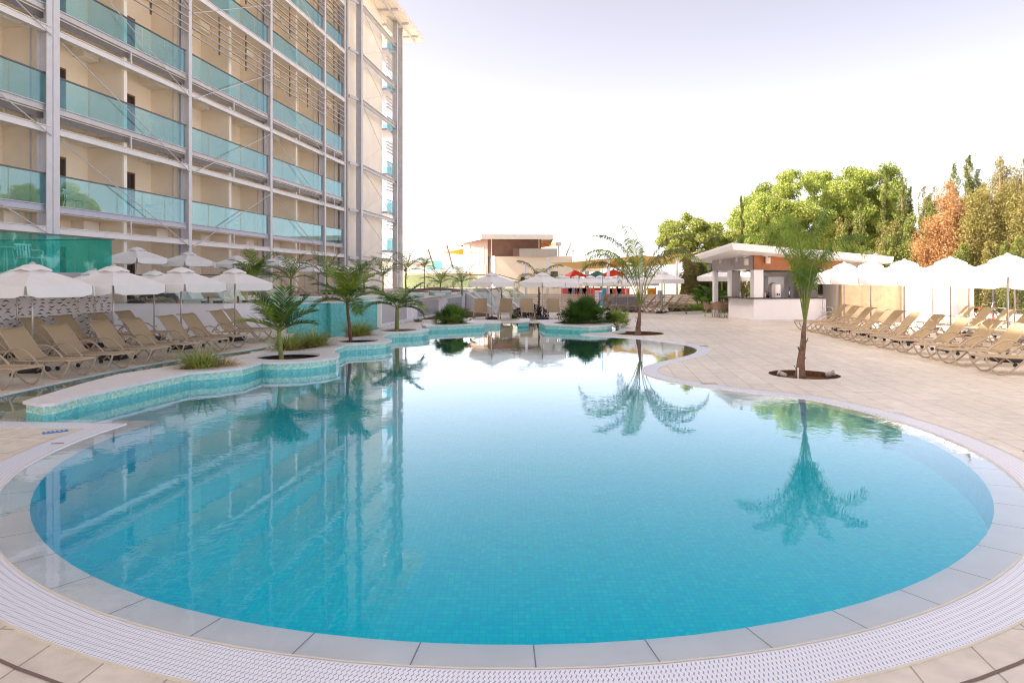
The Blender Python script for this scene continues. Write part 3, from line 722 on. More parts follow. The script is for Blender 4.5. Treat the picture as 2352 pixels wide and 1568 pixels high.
# framed blank panel at the far end of the facade
def pc(s, w): hb('steel_column', M['steel'], lambda m: icol(m, .75, s, .9, ROOF, w, .45))
pc(55.35, .42); pc(65.2, .34); pc(66.9, .30)
hb('steel_column', M['steel'], lambda m: icol(m, .10, 53.9, .9, ROOF, .2, .3))
BZ = [3.65, 7.4, 11.05, 16.3, 20.0, 24.0]
for z in BZ:
    def beam(m):
        m.box(.50, .56, 55.5, 65.1, z-.12, z+.12); m.box(.42, .70, 55.5, 65.1, z+.12, z+.15); m.box(.42, .70, 55.5, 65.1, z-.15, z-.12)
    hb('beam', M['steel'], beam)
    hb('link_beam', M['steel'], lambda m: m.bar((.2, 53.9, z), (.5, 55.2, z), .12, .22))
for a_, b_ in zip([1.0]+BZ, BZ+[ROOF]):
    hb('tie_rod', M['steel'], lambda m: m.tube([(.62, 55.6, b_-.1), (.62, 65.0, a_+.1)], .025, 6))
    hb('tie_rod', M['steel'], lambda m: m.tube([(.60, 55.6, a_+.1), (.60, 65.0, a_+(b_-a_)*.85)], .014, 6))
# corner balconies beyond the blank wall
for k, z in enumerate(FL):
    hb('floor_slab', M['steel_blue'], lambda m: m.box(-1.2, .25, 63.6, 67.0, z-.2, z))
    gl = MB(); gl.box(.2, .22, 63.7, 66.9, z, z+1.1); gl.box(-1.2, .2, 66.85, 66.87, z, z+1.1)
    go = gl.build('balcony_glass', M['balglass'], hotel)
    hb('handrail', M['steel_dark'], lambda m: m.box(.18, .24, 63.7, 66.9, z+1.1, z+1.13), go)
    def sl(m):
        for dz in (2.0, 2.3, 2.6, 2.9): m.box(.1, .3, 63.7, 66.8, z+dz, z+dz+.06)
    hb('louvre', M['steel'], sl)
# low slab wing showing past the end
hb('entrance_canopy', M['creamlite'], lambda m: m.box(-3, .9, 70, 78, 3.3, 3.75))

# raised private terrace at the left with its glass front
def fl(px, off): t_ = off*FPX/(1368-px); return (-off+TA*t_, t_)
pe = fl(262, 15.45); p0 = (-15.45+TA*8, 8.0)
rt = thing('raised_terrace', 'raised private terrace with a deep teal glass front at the left', 'terrace', (pe[0], pe[1], 0))
RZ = 2.20
inn = (pe[0]-4.2, pe[1]+.55); in0 = (p0[0]-4.2, p0[1]+.5)
m = MB(); m.prism([p0, pe, inn, in0], 2.0, RZ, bot=True); m.build('floor_slab', M['graypanel'], rt, world=True)
dirv = Vector((pe[0]-p0[0], pe[1]-p0[1])).normalized(); nv = Vector((dirv.y, -dirv.x))
segs = 9; Ltot = (Vector(pe)-Vector(p0)).length
for q in range(segs):
    a = Vector(p0)+dirv*(Ltot*q/segs+.02); b = Vector(p0)+dirv*(Ltot*(q+1)/segs-.02)
    m = MB(); m.bar((a.x-nv.x*.06, a.y-nv.y*.06, RZ+.54), (b.x-nv.x*.06, b.y-nv.y*.06, RZ+.54), .016, 1.05); m.build('glass_pane', M['teal_glass'], rt, world=True)
m = MB(); m.bar((pe[0]-.08, pe[1]-.06, RZ+.54), (inn[0], inn[1], RZ+.54), .016, 1.05); m.build('glass_pane', M['teal_glass'], rt, world=True)
m = MB(); m.bar((p0[0], p0[1], RZ+1.08), (pe[0], pe[1], RZ+1.08), .07, .04); m.bar((pe[0], pe[1], RZ+1.08), (inn[0], inn[1], RZ+1.08), .07, .04); m.build('handrail', M['steel_dark'], rt, world=True)
m = MB(); m.prism([(p0[0]-.25, p0[1]), (pe[0]-.25, pe[1]-.02), (inn[0], inn[1]-.1), (in0[0], in0[1])], 0, 1.99); m.build('base_wall', M['white'], rt, world=True)

# white screen wall with wave shaped slots
sw = thing('wave_screen_wall', 'white screen wall pierced with rows of small wave slots', 'wall', (pe[0], pe[1], 0))
def P(s, z, o=0.0): q = Vector(p0)+dirv*s+nv*o; return (q.x, q.y, z)
m = MB(); m.bar(P(0, .99, -.03), P(Ltot, .99, -.03), .06, 1.94); m.build('screen_panel', M['white'], sw, world=True)
wv = MB(); rnd = random.Random(3)
z = .16
while z < 1.92:
    s = 4.2+rnd.random()*.2
    while s < Ltot-.25:
        Lw = rnd.choice([.17, .21, .25]); sg = rnd.choice([1, -1]); am = rnd.uniform(.020, .033); K = 8; top = []; bot = []
        for k in range(K+1):
            f_ = k/K; x = s+Lw*f_; c = am*math.sin((f_*1.25-.1)*PI*1.35)*sg+(f_-.5)*.02*sg; th = .015*math.sin(PI*min(1, f_*1.1+.02))**.7 if 0 < f_ < .91 else .001
            top.append((x, c+th)); bot.append((x, c-th))
        for k in range(K):
            wv.quad(P(bot[k][0], z+bot[k][1], .004), P(bot[k+1][0], z+bot[k+1][1], .004), P(top[k+1][0], z+top[k+1][1], .004), P(top[k][0], z+top[k][1], .004))
        s += Lw+rnd.uniform(.07, .20)
        if s % 2.1 < .12: s += .14
    z += .098
wv.build('wave_slots', M['navy'], sw, world=True)
for s in (4, 6.1, 8.2, 10.3, 12.4, Ltot-.03):
    m = MB(); m.bar(P(s, .98, .006), P(s+.03, .98, .006), .012, 1.9); m.build('panel_joint', M['creamlite'], sw, world=True)
# ------------------------------------------------------------ loungers, umbrellas
def lounger_proto(fab, frm, label, cat='sun lounger'):
    # local: foot end at the origin, head towards +x, width along y
    t = thing('sun_lounger', label, cat)
    W = .31
    side = [(0, .37), (.015, .30), (.09, .15), (.2, .04), (.30, .012), (.42, .04), (.58, .15), (.74, .30), (.88, .43), (1.03, .54), (1.2, .605), (1.36, .60), (1.5, .53), (1.62, .42), (1.68, .34)]
    for y in (-W, W):
        pts = [tuple(p) for p in catmull(side, 2)]
        m = MB(); m.tube([(x, y*1.03, z) for x, z in pts], .019, 6); m.build('side_frame', frm, t, True)
    m = MB()
    for y in (-W, W): m.tube([(.0, y, .37), (.10, y, .385), (.5, y, .36), (1.2, y, .35), (1.45, y, .35)], .017, 6)
    m.tube([(0, -W, .37), (-.02, -W*.8, .37), (-.02, W*.8, .37), (0, W, .37)], .017, 6)
    m.tube([(1.42, -W, .345), (1.42, W, .345)], .014, 6); m.tube([(.78, -W, .33), (.78, W, .33)], .012, 6)
    m.build('seat_rail', frm, t, True)
    for y in (-W*.9, W*.9):
        m = MB(); m.tube([(1.05, y, .34), (1.28, y, .16), (1.42, y, .055)], .014, 6); m.tube([(1.62, y, .40), (1.38, y, .20)], .012, 6); m.build('leg', frm, t, True)
        w_ = MB(); w_.tube([(1.44, y-.02, .045), (1.44, y+.02, .045)], .045, 10); w_.build('wheel', M['black'], t)
        f = MB(); f.box(.26, .34, y*1.14-.018, y*1.14+.018, 0, .014); f.build('foot_pad', frm, t)
    prof = [(.02, .385), (.12, .392), (.5, .366), (.95, .357), (1.25, .36)]
    m = MB(); ny = 4
    def slab(prof, m, wd=W-.012):
        pts = catmull(prof, 3); k = len(pts); vs = []
        for (x, z) in pts:
            for i in range(ny+1):
                y = -wd+2*wd*i/ny; sag = -.018*(1-(y/wd)**2); vs.append((x, y, z+sag))
        m.add(vs, [(i*(ny+1)+j, i*(ny+1)+j+1, (i+1)*(ny+1)+j+1, (i+1)*(ny+1)+j) for i in range(k-1) for j in range(ny)])
    slab(prof, m); so = m.build('seat', fab, t, True)
    bp = [(1.18, .37), (1.30, .44), (1.48, .64), (1.66, .86), (1.76, .965), (1.84, .995), (1.91, .985)]
    m = MB(); slab(bp, m); m.build('backrest', fab, t, True)
    m = MB()
    for y in (-W, W): m.tube([(x, y*.99, z) for x, z in catmull(bp, 2)], .014, 6)
    m.tube([(1.91, -W, .985), (1.91, W, .985)], .014, 6); m.tube([(1.5, -W*.9, .63), (1.62, -W*.7, .36)], .009, 5); m.tube([(1.5, W*.9, .63), (1.62, W*.7, .36)], .009, 5)
    m.build('backrest_frame', frm, t, True)
    return t
def umbrella_proto(label):
    t = thing('sun_umbrella', label, 'umbrella')
    R, zr, za = 1.30, 1.84, 2.30
    corners = [(R*math.cos(PI/3*k), R*math.sin(PI/3*k)) for k in range(6)]
    m = MB(); sub = 6
    def pt(k, u, v):       # panel k, u across 0..1, v from apex ring 0 to rim 1
        a, b = Vector(corners[k]), Vector(corners[(k+1) % 6]); p = a.lerp(b, u)*(.13+.87*v)
        z = za-.06-(za-.06-zr)*((.13+.87*v)**1.12); sagc = -.045*math.sin(PI*u)*math.sin(PI*min(1, v*.9+.1))
        return (p.x, p.y, z+sagc)
    for k in range(6):
        vs = [pt(k, i/sub, j/5) for j in range(6) for i in range(sub+1)]
        m.add(vs, [(j*(sub+1)+i, j*(sub+1)+i+1, (j+1)*(sub+1)+i+1, (j+1)*(sub+1)+i) for j in range(5) for i in range(sub)])
    m.build('canopy', M['canvas'], t, True)
    for k in range(6):
        m = MB(); vs = []
        for j in range(4):
            for i in range(sub+1):
                u = .012+.976*i/sub; p = pt(k, u, 1); w = j/3
                edge = min(1, min(u, 1-u)*14); fl = 1+.012*math.sin(u*17+k*2)*w+.01*w
                ins = (.5-u)*.05*w*(1-edge)
                q = Vector(corners[k]).lerp(Vector(corners[(k+1) % 6]), u+ins)*fl
                vs.append((q.x, q.y, p[2]-.235*w*(.72+.28*edge)))
        m.add(vs, [(j*(sub+1)+i, j*(sub+1)+i+1, (j+1)*(sub+1)+i+1, (j+1)*(sub+1)+i) for j in range(3) for i in range(sub)])
        m.build('valance', M['canvas'], t, True)
    m = MB(); vs = [(0, 0, za+.02)]; nn = 24
    for r, z in ((.16, za-.015), (.37, za-.150)):
        for i in range(nn):
            a = 2*PI*i/nn; wob = (.02*math.cos(6*a)) if r > .3 else 0; rr = r*(1+.06*math.cos(6*a))
            vs.append((rr*math.cos(a), rr*math.sin(a), z+(-wob if r > .3 else 0)+(.02 if r > .3 else 0)))
    m.add(vs, [(0, 1+i, 1+(i+1) % nn) for i in range(nn)]+[(1+i, 1+nn+i, 1+nn+(i+1) % nn, 1+(i+1) % nn) for i in range(nn)])
    m.build('vent_cap', M['canvas'], t, True)
    m = MB(); m.lathe([(.05, 0), (.055, .025), (.02, .05)], (0, 0, za+.01), 10); m.build('finial', M['pole'], t, True)
    m = MB(); m.tube([(0, 0, .05), (0, 0, za)], .021, 10); m.tube([(0, 0, .10), (0, 0, .52)], .028, 10); m.build('pole', M['pole'], t, True)
    m = MB(); m.tube([(.02, 0, .45), (.09, 0, .45)], .012, 6); m.build('knob', M['black'], t)
    for k in range(6):
        m = MB(); a = Vector(corners[k])*.97; m.tube([(0, 0, za-.10), (a.x*.5, a.y*.5, za-.12-(za-zr)*.47), (a.x, a.y, zr-.02)], .009, 5); m.build('rib', M['pole'], t)
    m = MB(); m.lathe([(.30, 0), (.34, .03), (.32, .07), (.22, .115), (.05, .13), (.04, .16)], (0, 0, 0), 20); m.build('base_disc', M['rubber'], t, True)
    return t
ORD = ['nearest', 'second', 'third', 'fourth', 'fifth', 'sixth', 'seventh', 'eighth', 'ninth', 'tenth', 'eleventh', 'twelfth', 'thirteenth', 'fourteenth', 'fifteenth']
def ordn(i, tail='nearest the camera'): return ORD[i]
first = {}
def put_lounger(x, y, rz, label, group, z=0.0, key='taupe'):
    mats = {'taupe': (M['sling'], M['frame']), 'white': (M['whitefabric'], M['whiteplastic'])}[key]
    if key not in first:
        first[key] = lounger_proto(*mats, label); o = first[key]; o.location = (x, y, z); o.rotation_euler = (0, 0, rz); o['group'] = group; return o
    return dup(first[key], (x, y, z), rz, label, group)
def put_umb(x, y, label, group, z=0.0, rz=0.0, s=1.0):
    if 'umb' not in first:
        first['umb'] = umbrella_proto(label); o = first['umb']; o.location = (x, y, z); o.rotation_euler = (0, 0, rz); o['group'] = group; o.scale = (s, s, s); return o
    return dup(first['umb'], (x, y, z), rz, label, group, (s, s, s))
rr = random.Random(5)
# left deck, front row
LF = [(-9.15, 11.55), (-9.02, 12.75), (-8.84, 14.05), (-8.62, 15.15), (-8.42, 16.4), (-8.15, 17.4), (-7.95, 18.65), (-7.85, 19.75), (-7.78, 21.6), (-7.85, 22.8)]
for i, (x, y) in enumerate(LF):
    put_lounger(x, y, PI-A-.10+rr.uniform(-.03, .03), f'taupe sling lounger, {ordn(i)} from the camera in the front row beside the left channel', 'taupe loungers on the left deck')
for i in range(7):
    y = 14.0+1.22*i+(.1 if i % 2 else 0); x = -11.55+TA*(y-14)
    put_lounger(x, y, PI-A-.08+rr.uniform(-.03, .03), f'taupe sling lounger, {ordn(i)} from the camera in the back row along the screen wall', 'taupe loungers on the left deck')
for i, (x, y) in enumerate([(-10.5, 14.95), (-10.1, 17.3), (-9.6, 19.8), (-9.1, 22.4)]):
    put_umb(x, y, f'cream umbrella, {ordn(i)} from the camera in the front row on the left deck', 'cream umbrellas on the left deck', rz=[0, 0, 0, -.13][i], s=1.02)
for i, (x, y) in enumerate([(-12.9, 17.8), (-12.35, 20.2), (-11.85, 22.6)]):
    put_umb(x, y, f'cream umbrella, {ordn(i)} from the camera in the back row on the left deck', 'cream umbrellas on the left deck', rz=.05*i, s=.99)
# far end pair
for i, (px, py) in enumerate([(1103, 735.8), (1158, 735.8), (1214, 735), (1273, 735)]):
    x, y = G(px, py-.8)
    lab = ['left pair, left of umbrella', 'left pair, right of umbrella', 'right pair, left of umbrella', 'right pair, right of umbrella'][i]
    put_lounger(x, y+.0, PI/2+[.03, -.05, .04, -.02][i], f'taupe lounger seen foot on at the far pool edge, {lab}', 'loungers at the far pool edge')
put_umb(-1.0, 33.9, 'cream umbrella behind the far pool edge above the left lounger pair', 'umbrellas at the far pool edge', rz=PI/2+.03)
put_umb(1.5, 33.7, 'cream umbrella behind the far pool edge above the right lounger pair', 'umbrellas at the far pool edge', rz=PI/2-.05)
put_umb(2.75, 37.5, 'cream umbrella peeking out behind the right umbrella at the far pool edge', 'umbrellas at the far pool edge', rz=.3, s=.95)
# right deck rows
RF = [(10.52, 13.1), (10.34, 14.75), (10.45, 16.1), (10.58, 17.25), (10.7, 18.55), (10.78, 19.75), (10.82, 21.0), (10.95, 22.1), (11.1, 23.4), (11.25, 24.5), (11.35, 25.6), (11.45, 26.8)]
for i, (x, y) in enumerate(RF):
    put_lounger(x-.28, y, -A+.02+rr.uniform(-.03, .03), f'taupe sling lounger, {ordn(i)} from the camera in the front row on the right deck', 'taupe loungers on the right deck')
for i in range(8):
    y = 17.0+1.25*i; put_lounger(14.3+TA*(y-17), y, -A+rr.uniform(-.03, .03), f'taupe sling lounger, {ordn(i)} from the camera in the back row on the right deck', 'taupe loungers on the right deck')
for i, (x, y) in enumerate([(11.95, 14.1), (12.2, 16.8), (12.4, 19.3), (12.5, 21.75), (12.8, 24.35), (12.8, 26.3)]):
    put_umb(x, y, f'sunlit cream umbrella, {ordn(i)} from the camera in the front row on the right deck', 'cream umbrellas on the right deck', rz=[-.12, -.1, -.05, 0, .04, .07][i], s=1.13)
for i, (x, y) in enumerate([(15.6, 19.0), (15.9, 21.6), (16.2, 24.2), (16.5, 26.8)]):
    put_umb(x, y, f'sunlit cream umbrella, {ordn(i)} from the camera in the back row on the right deck', 'cream umbrellas on the right deck', rz=PI/2+.2*i, s=1.07)
# loungers and umbrellas in the middle distance, seen side on
for i in range(7):
    put_lounger(6.05+.42*i, 42.0-.42*i, -.10, f'taupe lounger seen side on before the slatted fence, {["farthest", "second farthest", "third farthest", "middle one", "third", "second", "frontmost"][i]} of the seven', 'loungers by the slatted fence')
for i in range(4):
    put_lounger(4.6+.55*i, 44.2-.2*i, .25, f'taupe lounger behind the tufted daybed, {ORD[i] if i else "leftmost"} from the left', 'loungers by the slatted fence')
for i, (px, ty, t_, s) in enumerate([(1325, 640, 47, .95), (1356, 640.5, 45.5, .95), (1379, 642, 43.5, .95), (1396, 642, 43.5, .93), (1416.5, 641, 42.5, .95), (1442, 638, 41, .98), (1466, 637, 41, .98), (1520, 629, 39.5, 1.07)]):
    x, y, z = at(px, 700, t_)
    put_umb(x, y, f'cream umbrella before the playground, {["leftmost", "second", "third", "fourth", "fifth", "sixth", "seventh", "rightmost and largest"][i]} of the eight', 'umbrellas before the playground', rz=.35*i, s=s)
for i, (px, t_) in enumerate([(1658, 41), (1700, 44)]):
    x, y, z = at(px, 640, t_); put_umb(x, y, ['sunlit umbrella seen through the left opening of the pool bar', 'second umbrella seen through the pool bar behind the pillars'][i], 'umbrellas beyond the bar', rz=.4*i, s=1.15)
# upper terrace umbrellas
for i, (px, ty, t_) in enumerate([(313, 563.5, 27.2), (433, 575, 29.8), (543, 584, 32.5), (646, 583, 33.5), (700, 597, 38), (752, 601, 42), (805, 606, 44)]):
    x, y, _ = at(px, 0, t_); zt = H+(HZ-ty)*t_/FPX; s = (zt-TZ)/2.38
    put_umb(x, y, f'cream umbrella on the upper terrace, {["leftmost", "second", "third", "fourth", "fifth", "sixth", "rightmost"][i]} of the seven', 'umbrellas on the upper terrace', z=TZ, rz=[0, -.2, -.25, -.3, .2, .1, .3][i], s=s)
# low white ledge loungers on the upper terrace
wl0 = thing('ledge_lounger', 'white', 'ledge lounger')
m = MB(); m.bbox(0, 1.15, -.3, .3, .10, .17, .015); m.build('seat', M['whiteplastic'], wl0)
m = MB(); P4 = [(1.10, .12), (1.16, .10), (1.56, .50), (1.50, .54)]; m.add([(x, -.3, z) for x, z in P4]+[(x, .3, z) for x, z in P4], [(0, 1, 2, 3), (7, 6, 5, 4), (0, 4, 5, 1), (1, 5, 6, 2), (2, 6, 7, 3), (3, 7, 4, 0)]); m.build('backrest', M['whiteplastic'], wl0)
for y_ in (-.27, .27):
    m = MB(); m.box(.1, 1.0, y_-.02, y_+.02, 0, .10); m.build('leg', M['whiteplastic'], wl0)
for i, (px, py, t_) in enumerate([(428, 694, 27.6), (455, 693, 27.7), (521, 694, 28.6), (548, 692, 28.8), (636, 690, 29.6), (659, 689, 29.8), (808, 688, 31.2), (829, 687, 31.5)]):
    x, y, _ = at(px, 0, t_)
    lab = f'low white lounger on the upper terrace, {["left", "right"][i % 2]} one of the {["leftmost", "second", "third", "rightmost"][i//2]} white pair'
    if i == 0: wl0.location = (x+1.1, y-.5, TZ); wl0.rotation_euler = (0, 0, 2.75); wl0['label'] = lab; wl0['group'] = 'white loungers on the upper terrace'
    else: dup(wl0, (x+1.1, y-.5, TZ), 2.75, lab)
for i, px in enumerate([352, 398, 740, 768, 900]):
    x, y, _ = at(px, 0, 30+i*.5)
    put_lounger(x, y, PI+.2, f'taupe lounger on the upper terrace behind the railing, {["leftmost", "second", "third", "fourth", "rightmost"][i]} of five', 'taupe loungers on the upper terrace', z=TZ)
# terrace glass railing with short brown posts
ra = thing('glass_railing', 'frameless glass railing with short brown posts along the terrace edge', 'railing', (-14.5, 26.2, TZ))
RP = [(-14.7, 26.25), (-11.1, 26.35), (-9.4, 27.5)]
for a, b in zip(RP[:-1], RP[1:]):
    a, b = Vector(a), Vector(b); k = max(1, round((b-a).length/1.25))
    for q in range(k):
        p, r_ = a.lerp(b, (q+.01)/k), a.lerp(b, (q+.99)/k)
        m = MB(); m.bar((p.x, p.y, TZ+.62), (r_.x, r_.y, TZ+.62), .012, 1.0); m.build('glass_pane', M['clearglass'], ra, world=True)
        c = a.lerp(b, (q+.5)/k); m = MB(); m.box(c.x-.03, c.x+.03, c.y-.05, c.y-.01, TZ+.03, TZ+.30); m.build('post', M['bark'], ra, world=True)
m = MB(); m.tube([(p[0], p[1], TZ+1.13) for p in RP], .02, 6); m.build('handrail', M['steel_dark'], ra, world=True)
# dark covered furniture on the terrace
for i, (px, t_, w) in enumerate([(372, 29.2, 1.6), (590, 30.6, 1.5), (612, 32, 1.2)]):
    x, y, _ = at(px, 0, t_); rq = random.Random(i+2)
    V = []; k = 12
    m = MB()
    for a in range(k+1):
        for b in range(9):
            u, v = a/k, b/8; hgt = .75*(math.sin(PI*min(max(u, .02), .98))**.4)*(math.sin(PI*min(max(v, .02), .98))**.4)+rq.uniform(-.05, .05)
            V.append((x+(u-.5)*w, y+(v-.5)*.9, TZ+max(0, hgt)))
    m.add(V, [(a*9+b, (a+1)*9+b, (a+1)*9+b+1, a*9+b+1) for a in range(k) for b in range(8)])
    tag(m.build('covered_table', M['darkdrape'], None, True), ['dark crumpled cover over furniture left of the white loungers', 'dark crumpled cover over furniture between the white lounger pairs', 'second dark cover behind the terrace palms'][i], 'furniture cover', 'covered furniture on the upper terrace')
def mono_chair(name, label, x, y, z, rz, mat, s=1.0, group=None):
    t = thing(name, label, 'chair', (x, y, z), rz, group); t.scale = (s, s, s)
    m = MB(); m.bbox(-.23, .23, -.22, .23, .42, .45, .012); m.build('seat', mat, t)
    m = MB(); 
    for k in range(5): m.bar((-.17+.085*k, .23, .46), (-.17+.085*k, .28, .80), .035, .012, (0, 1, 0))
    m.bar((-.24, .285, .82), (.24, .285, .82), .03, .06); m.build('backrest', mat, t)
    for sx in (-1, 1):
        m = MB(); m.tube([(sx*.24, -.2, .42), (sx*.26, -.22, .62), (sx*.26, -.05, .66), (sx*.25, .2, .66), (sx*.235, .28, .70)], .018, 6); m.build('armrest', mat, t, True)
        for sy in (-1, 1):
            m = MB(); m.tube([(sx*.21, sy*.2, .43), (sx*.26, sy*.27, 0)], .018, 6); m.build('leg', mat, t, True)
    return t
def mono_table(name, label, x, y, z, mat, r=.35, h=.72, group=None):
    t = thing(name, label, 'table', (x, y, z), 0, group)
    m = MB(); m.lathe([(r-.01, h-.025), (r, h-.012), (r-.01, h)], (0, 0, 0), 24); m.build('tabletop', mat, t, True)
    for k in range(4):
        a = PI/4+PI/2*k; m = MB(); m.tube([(r*.4*math.cos(a), r*.4*math.sin(a), h-.02), (r*.75*math.cos(a), r*.75*math.sin(a), 0)], .018, 6); m.build('leg', mat, t, True)
    return t
# raised terrace furniture behind the teal glass
def rtp(s, o): q = Vector(p0)+dirv*s-nv*o; return q.x, q.y
x, y = rtp(11.0, 1.0); mono_table('plastic_table', 'white round table behind the teal glass of the raised terrace', x, y, RZ, M['whiteplastic'])
x, y = rtp(11.8, 1.0); mono_chair('plastic_chair', 'white plastic chair right of the table behind the teal glass', x, y, RZ, 1.2, M['whiteplastic'], group='white plastic chairs')
x, y = rtp(10.4, 1.3); mono_chair('plastic_chair', 'white plastic chair left of the table behind the teal glass', x, y, RZ, -1.9, M['whiteplastic'], group='white plastic chairs')
x, y = rtp(10.15, 1.2); m = MB(); m.box(x-.02, x+.3, y-.25, y+.2, RZ+.835, RZ+.86); m.box(x-.03, x+.0, y-.24, y+.19, RZ+.4, RZ+.835); tag(m.build('beach_towel', M['towel']), 'blue towel hung over the left chair behind the teal glass', 'towel')
# furniture on the lowest balcony row
def hloc(n, s): return (-FX+n*cA+s*sA, -n*sA+s*cA)
for i, (s, kind) in enumerate([(26.6, 'c'), (30.3, 'c'), (31.0, 't'), (31.8, 'c'), (38.0, 't'), (38.8, 'c')]):
    x, y = hloc(-.75, s)
    if kind == 'c': mono_chair('plastic_chair', ['white chair standing alone on the leftmost lowest balcony', 'white chair left of the round table on the lowest balcony', '', 'white chair right of the round table on the lowest balcony', '', 'white chair on the second lowest balcony bay'][i], x, y, FL[0], [1.4, -1.2, 0, 1.7, 0, 1.6][i], M['whiteplastic'], group='white plastic chairs')
    else: mono_table('plastic_table', ['', '', 'white round table between two chairs on the lowest balcony', '', 'white round table on the second lowest balcony bay', ''][i], x, y, FL[0], M['whiteplastic'], .33)
for i, (k, s) in enumerate([(0, 32.0), (1, 31.6), (2, 32.1), (0, 40.0), (2, 39.6)]):
    x, y = hloc(-.5, s); t = thing('drying_rack', f'white folding drying rack on the balcony of floor {["one", "two", "three"][k]} in the {"first" if s < 33 else "second"} wide bay', 'drying rack', (x, y, FL[k]))
    m = MB(); [m.tube([(-.3, -.45+.15*q, 1.18), (.3, -.45+.15*q, 1.18)], .012, 5) for q in range(7)]; m.tube([(-.3, -.45, 1.18), (-.3, .45, 1.18)], .015, 5); m.tube([(.3, -.45, 1.18), (.3, .45, 1.18)], .015, 5); m.build('rack_top', M['whiteplastic'], t)
    for sg in (-1, 1):
        for yy in (-.4, .4): m = MB(); m.tube([(-.3*sg, yy, 0), (.3*sg, yy, 1.18)], .012, 5); m.build('leg', M['whiteplastic'], t)
# small things on the left deck
x, y = G(132, 994); x -= .06; y += .06; s_ = MB(); s_.m = 0
pl = thing('depth_plate', 'small blue depth plate set in the tiles by the left pool edge', 'sign', (x, y, 0))
m = MB(); m.bar((x-.12, y-.09, .004), (x+.10, y+.09, .004), .13, .006); m.build('plate', M['blue_sign'], pl, world=True)
for k in range(5):
    m = MB(); c = Vector((x-.095+.038*k, y-.072+.031*k, .0085)); m.bar((c.x, c.y, c.z), (c.x+.018, c.y+.015, c.z), .04 if k != 1 else .02, .002); m.build('marking', M['sign_white'], pl, world=True)
for i, (px, py) in enumerate([(160, 1026)]):
    x, y = G(px-30, py-6); m = MB(); m.bar((x-.07, y, .01), (x+.08, y+.02, .012), .012, .006); tag(m.build('leaf_litter', M['bark']), 'thin brown dead leaf lying on the left grating', 'dead leaf')
dr = MB()
for (px, py) in ((440, 824), (1187+409, 0)):
    if py: x, y = G(px, py); dr.box(x-.22, x+.05, y-.1, y+.14, .0, .005)
tag(dr.build('drain_cover', M['graypanel']), 'small dark drain cover set in the left deck', 'drain cover')
dr = MB()
for (px, py) in ((1620, 881), (1640, 880), (1618, 795)):
    pass
x, y = G(1628, 881); dr.box(x-.15, x+.15, y-.1, y+.1, .0, .005); tag(dr.build('drain_cover', M['graypanel']), 'grey drain cover beside the pool bend on the right', 'drain cover')
x, y = G(1617, 795); dr = MB(); dr.box(x-.12, x+.12, y-.1, y+.1, .0, .005); tag(dr.build('drain_cover', M['steel_dark']), 'dark drain cover behind the pool bend', 'drain cover')
x, y = G(3382*.6125, 943.5); dr = MB(); dr.box(x-.3, x-.02, y-.1, y+.12, .0, .005); tag(dr.build('drain_cover', M['coping']), 'pale drain cover on the right deck near the grating', 'drain cover')
# ------------------------------------------------------------ palms, shrubs, trees
def frond_quads(o, az, el0, droop, Ln, leaf, n, rnd, V, wl=.03, vee=.5, twist=0.0, fall=.5, start=.16, curl=1.0):
    """a feather frond: returns the rachis points, appends leaflet quads to V"""
    pts = []; p = Vector(o); steps = 14; el = el0; h = Vector((math.cos(az), math.sin(az), 0))
    for k in range(steps+1):
        pts.append(p.copy()); e = el0-droop*(k/steps)**curl; d = h*math.cos(e)+Vector((0, 0, math.sin(e))); p = p+d*(Ln/steps)
    side0 = Vector((-h.y, h.x, 0))
    for i in range(n):
        s = start+(1-start)*(i+rnd.random()*.5)/n; f = s*steps; k = min(int(f), steps-1); q = pts[k].lerp(pts[k+1], f-k); d = (pts[k+1]-pts[k]).normalized()
        up = side0.cross(d).normalized()
        if up.z < 0: up = -up
        ll = leaf*(math.sin(PI*min(.98, (s-start)/(1-start)*.8+.16))**.6)*rnd.uniform(.8, 1.08)
        for sg in (-1, 1):
            v = (side0*sg*rnd.uniform(.75, 1)+d*(.35+.75*s)+up*vee*rnd.uniform(.3, 1)).normalized()
            a = q; b = a+v*ll*.5; v2 = (v+Vector((0, 0, -fall*rnd.uniform(.5, 1.3)))).normalized(); c = b+v2*ll*.5
            w = d*wl*.5; w2 = w*1.0; w3 = w*.12
            V.append((a-w*.5, a+w*.5, b+w2, b-w2)); V.append((b-w2, b+w2, c+w3, c-w3))
    return pts
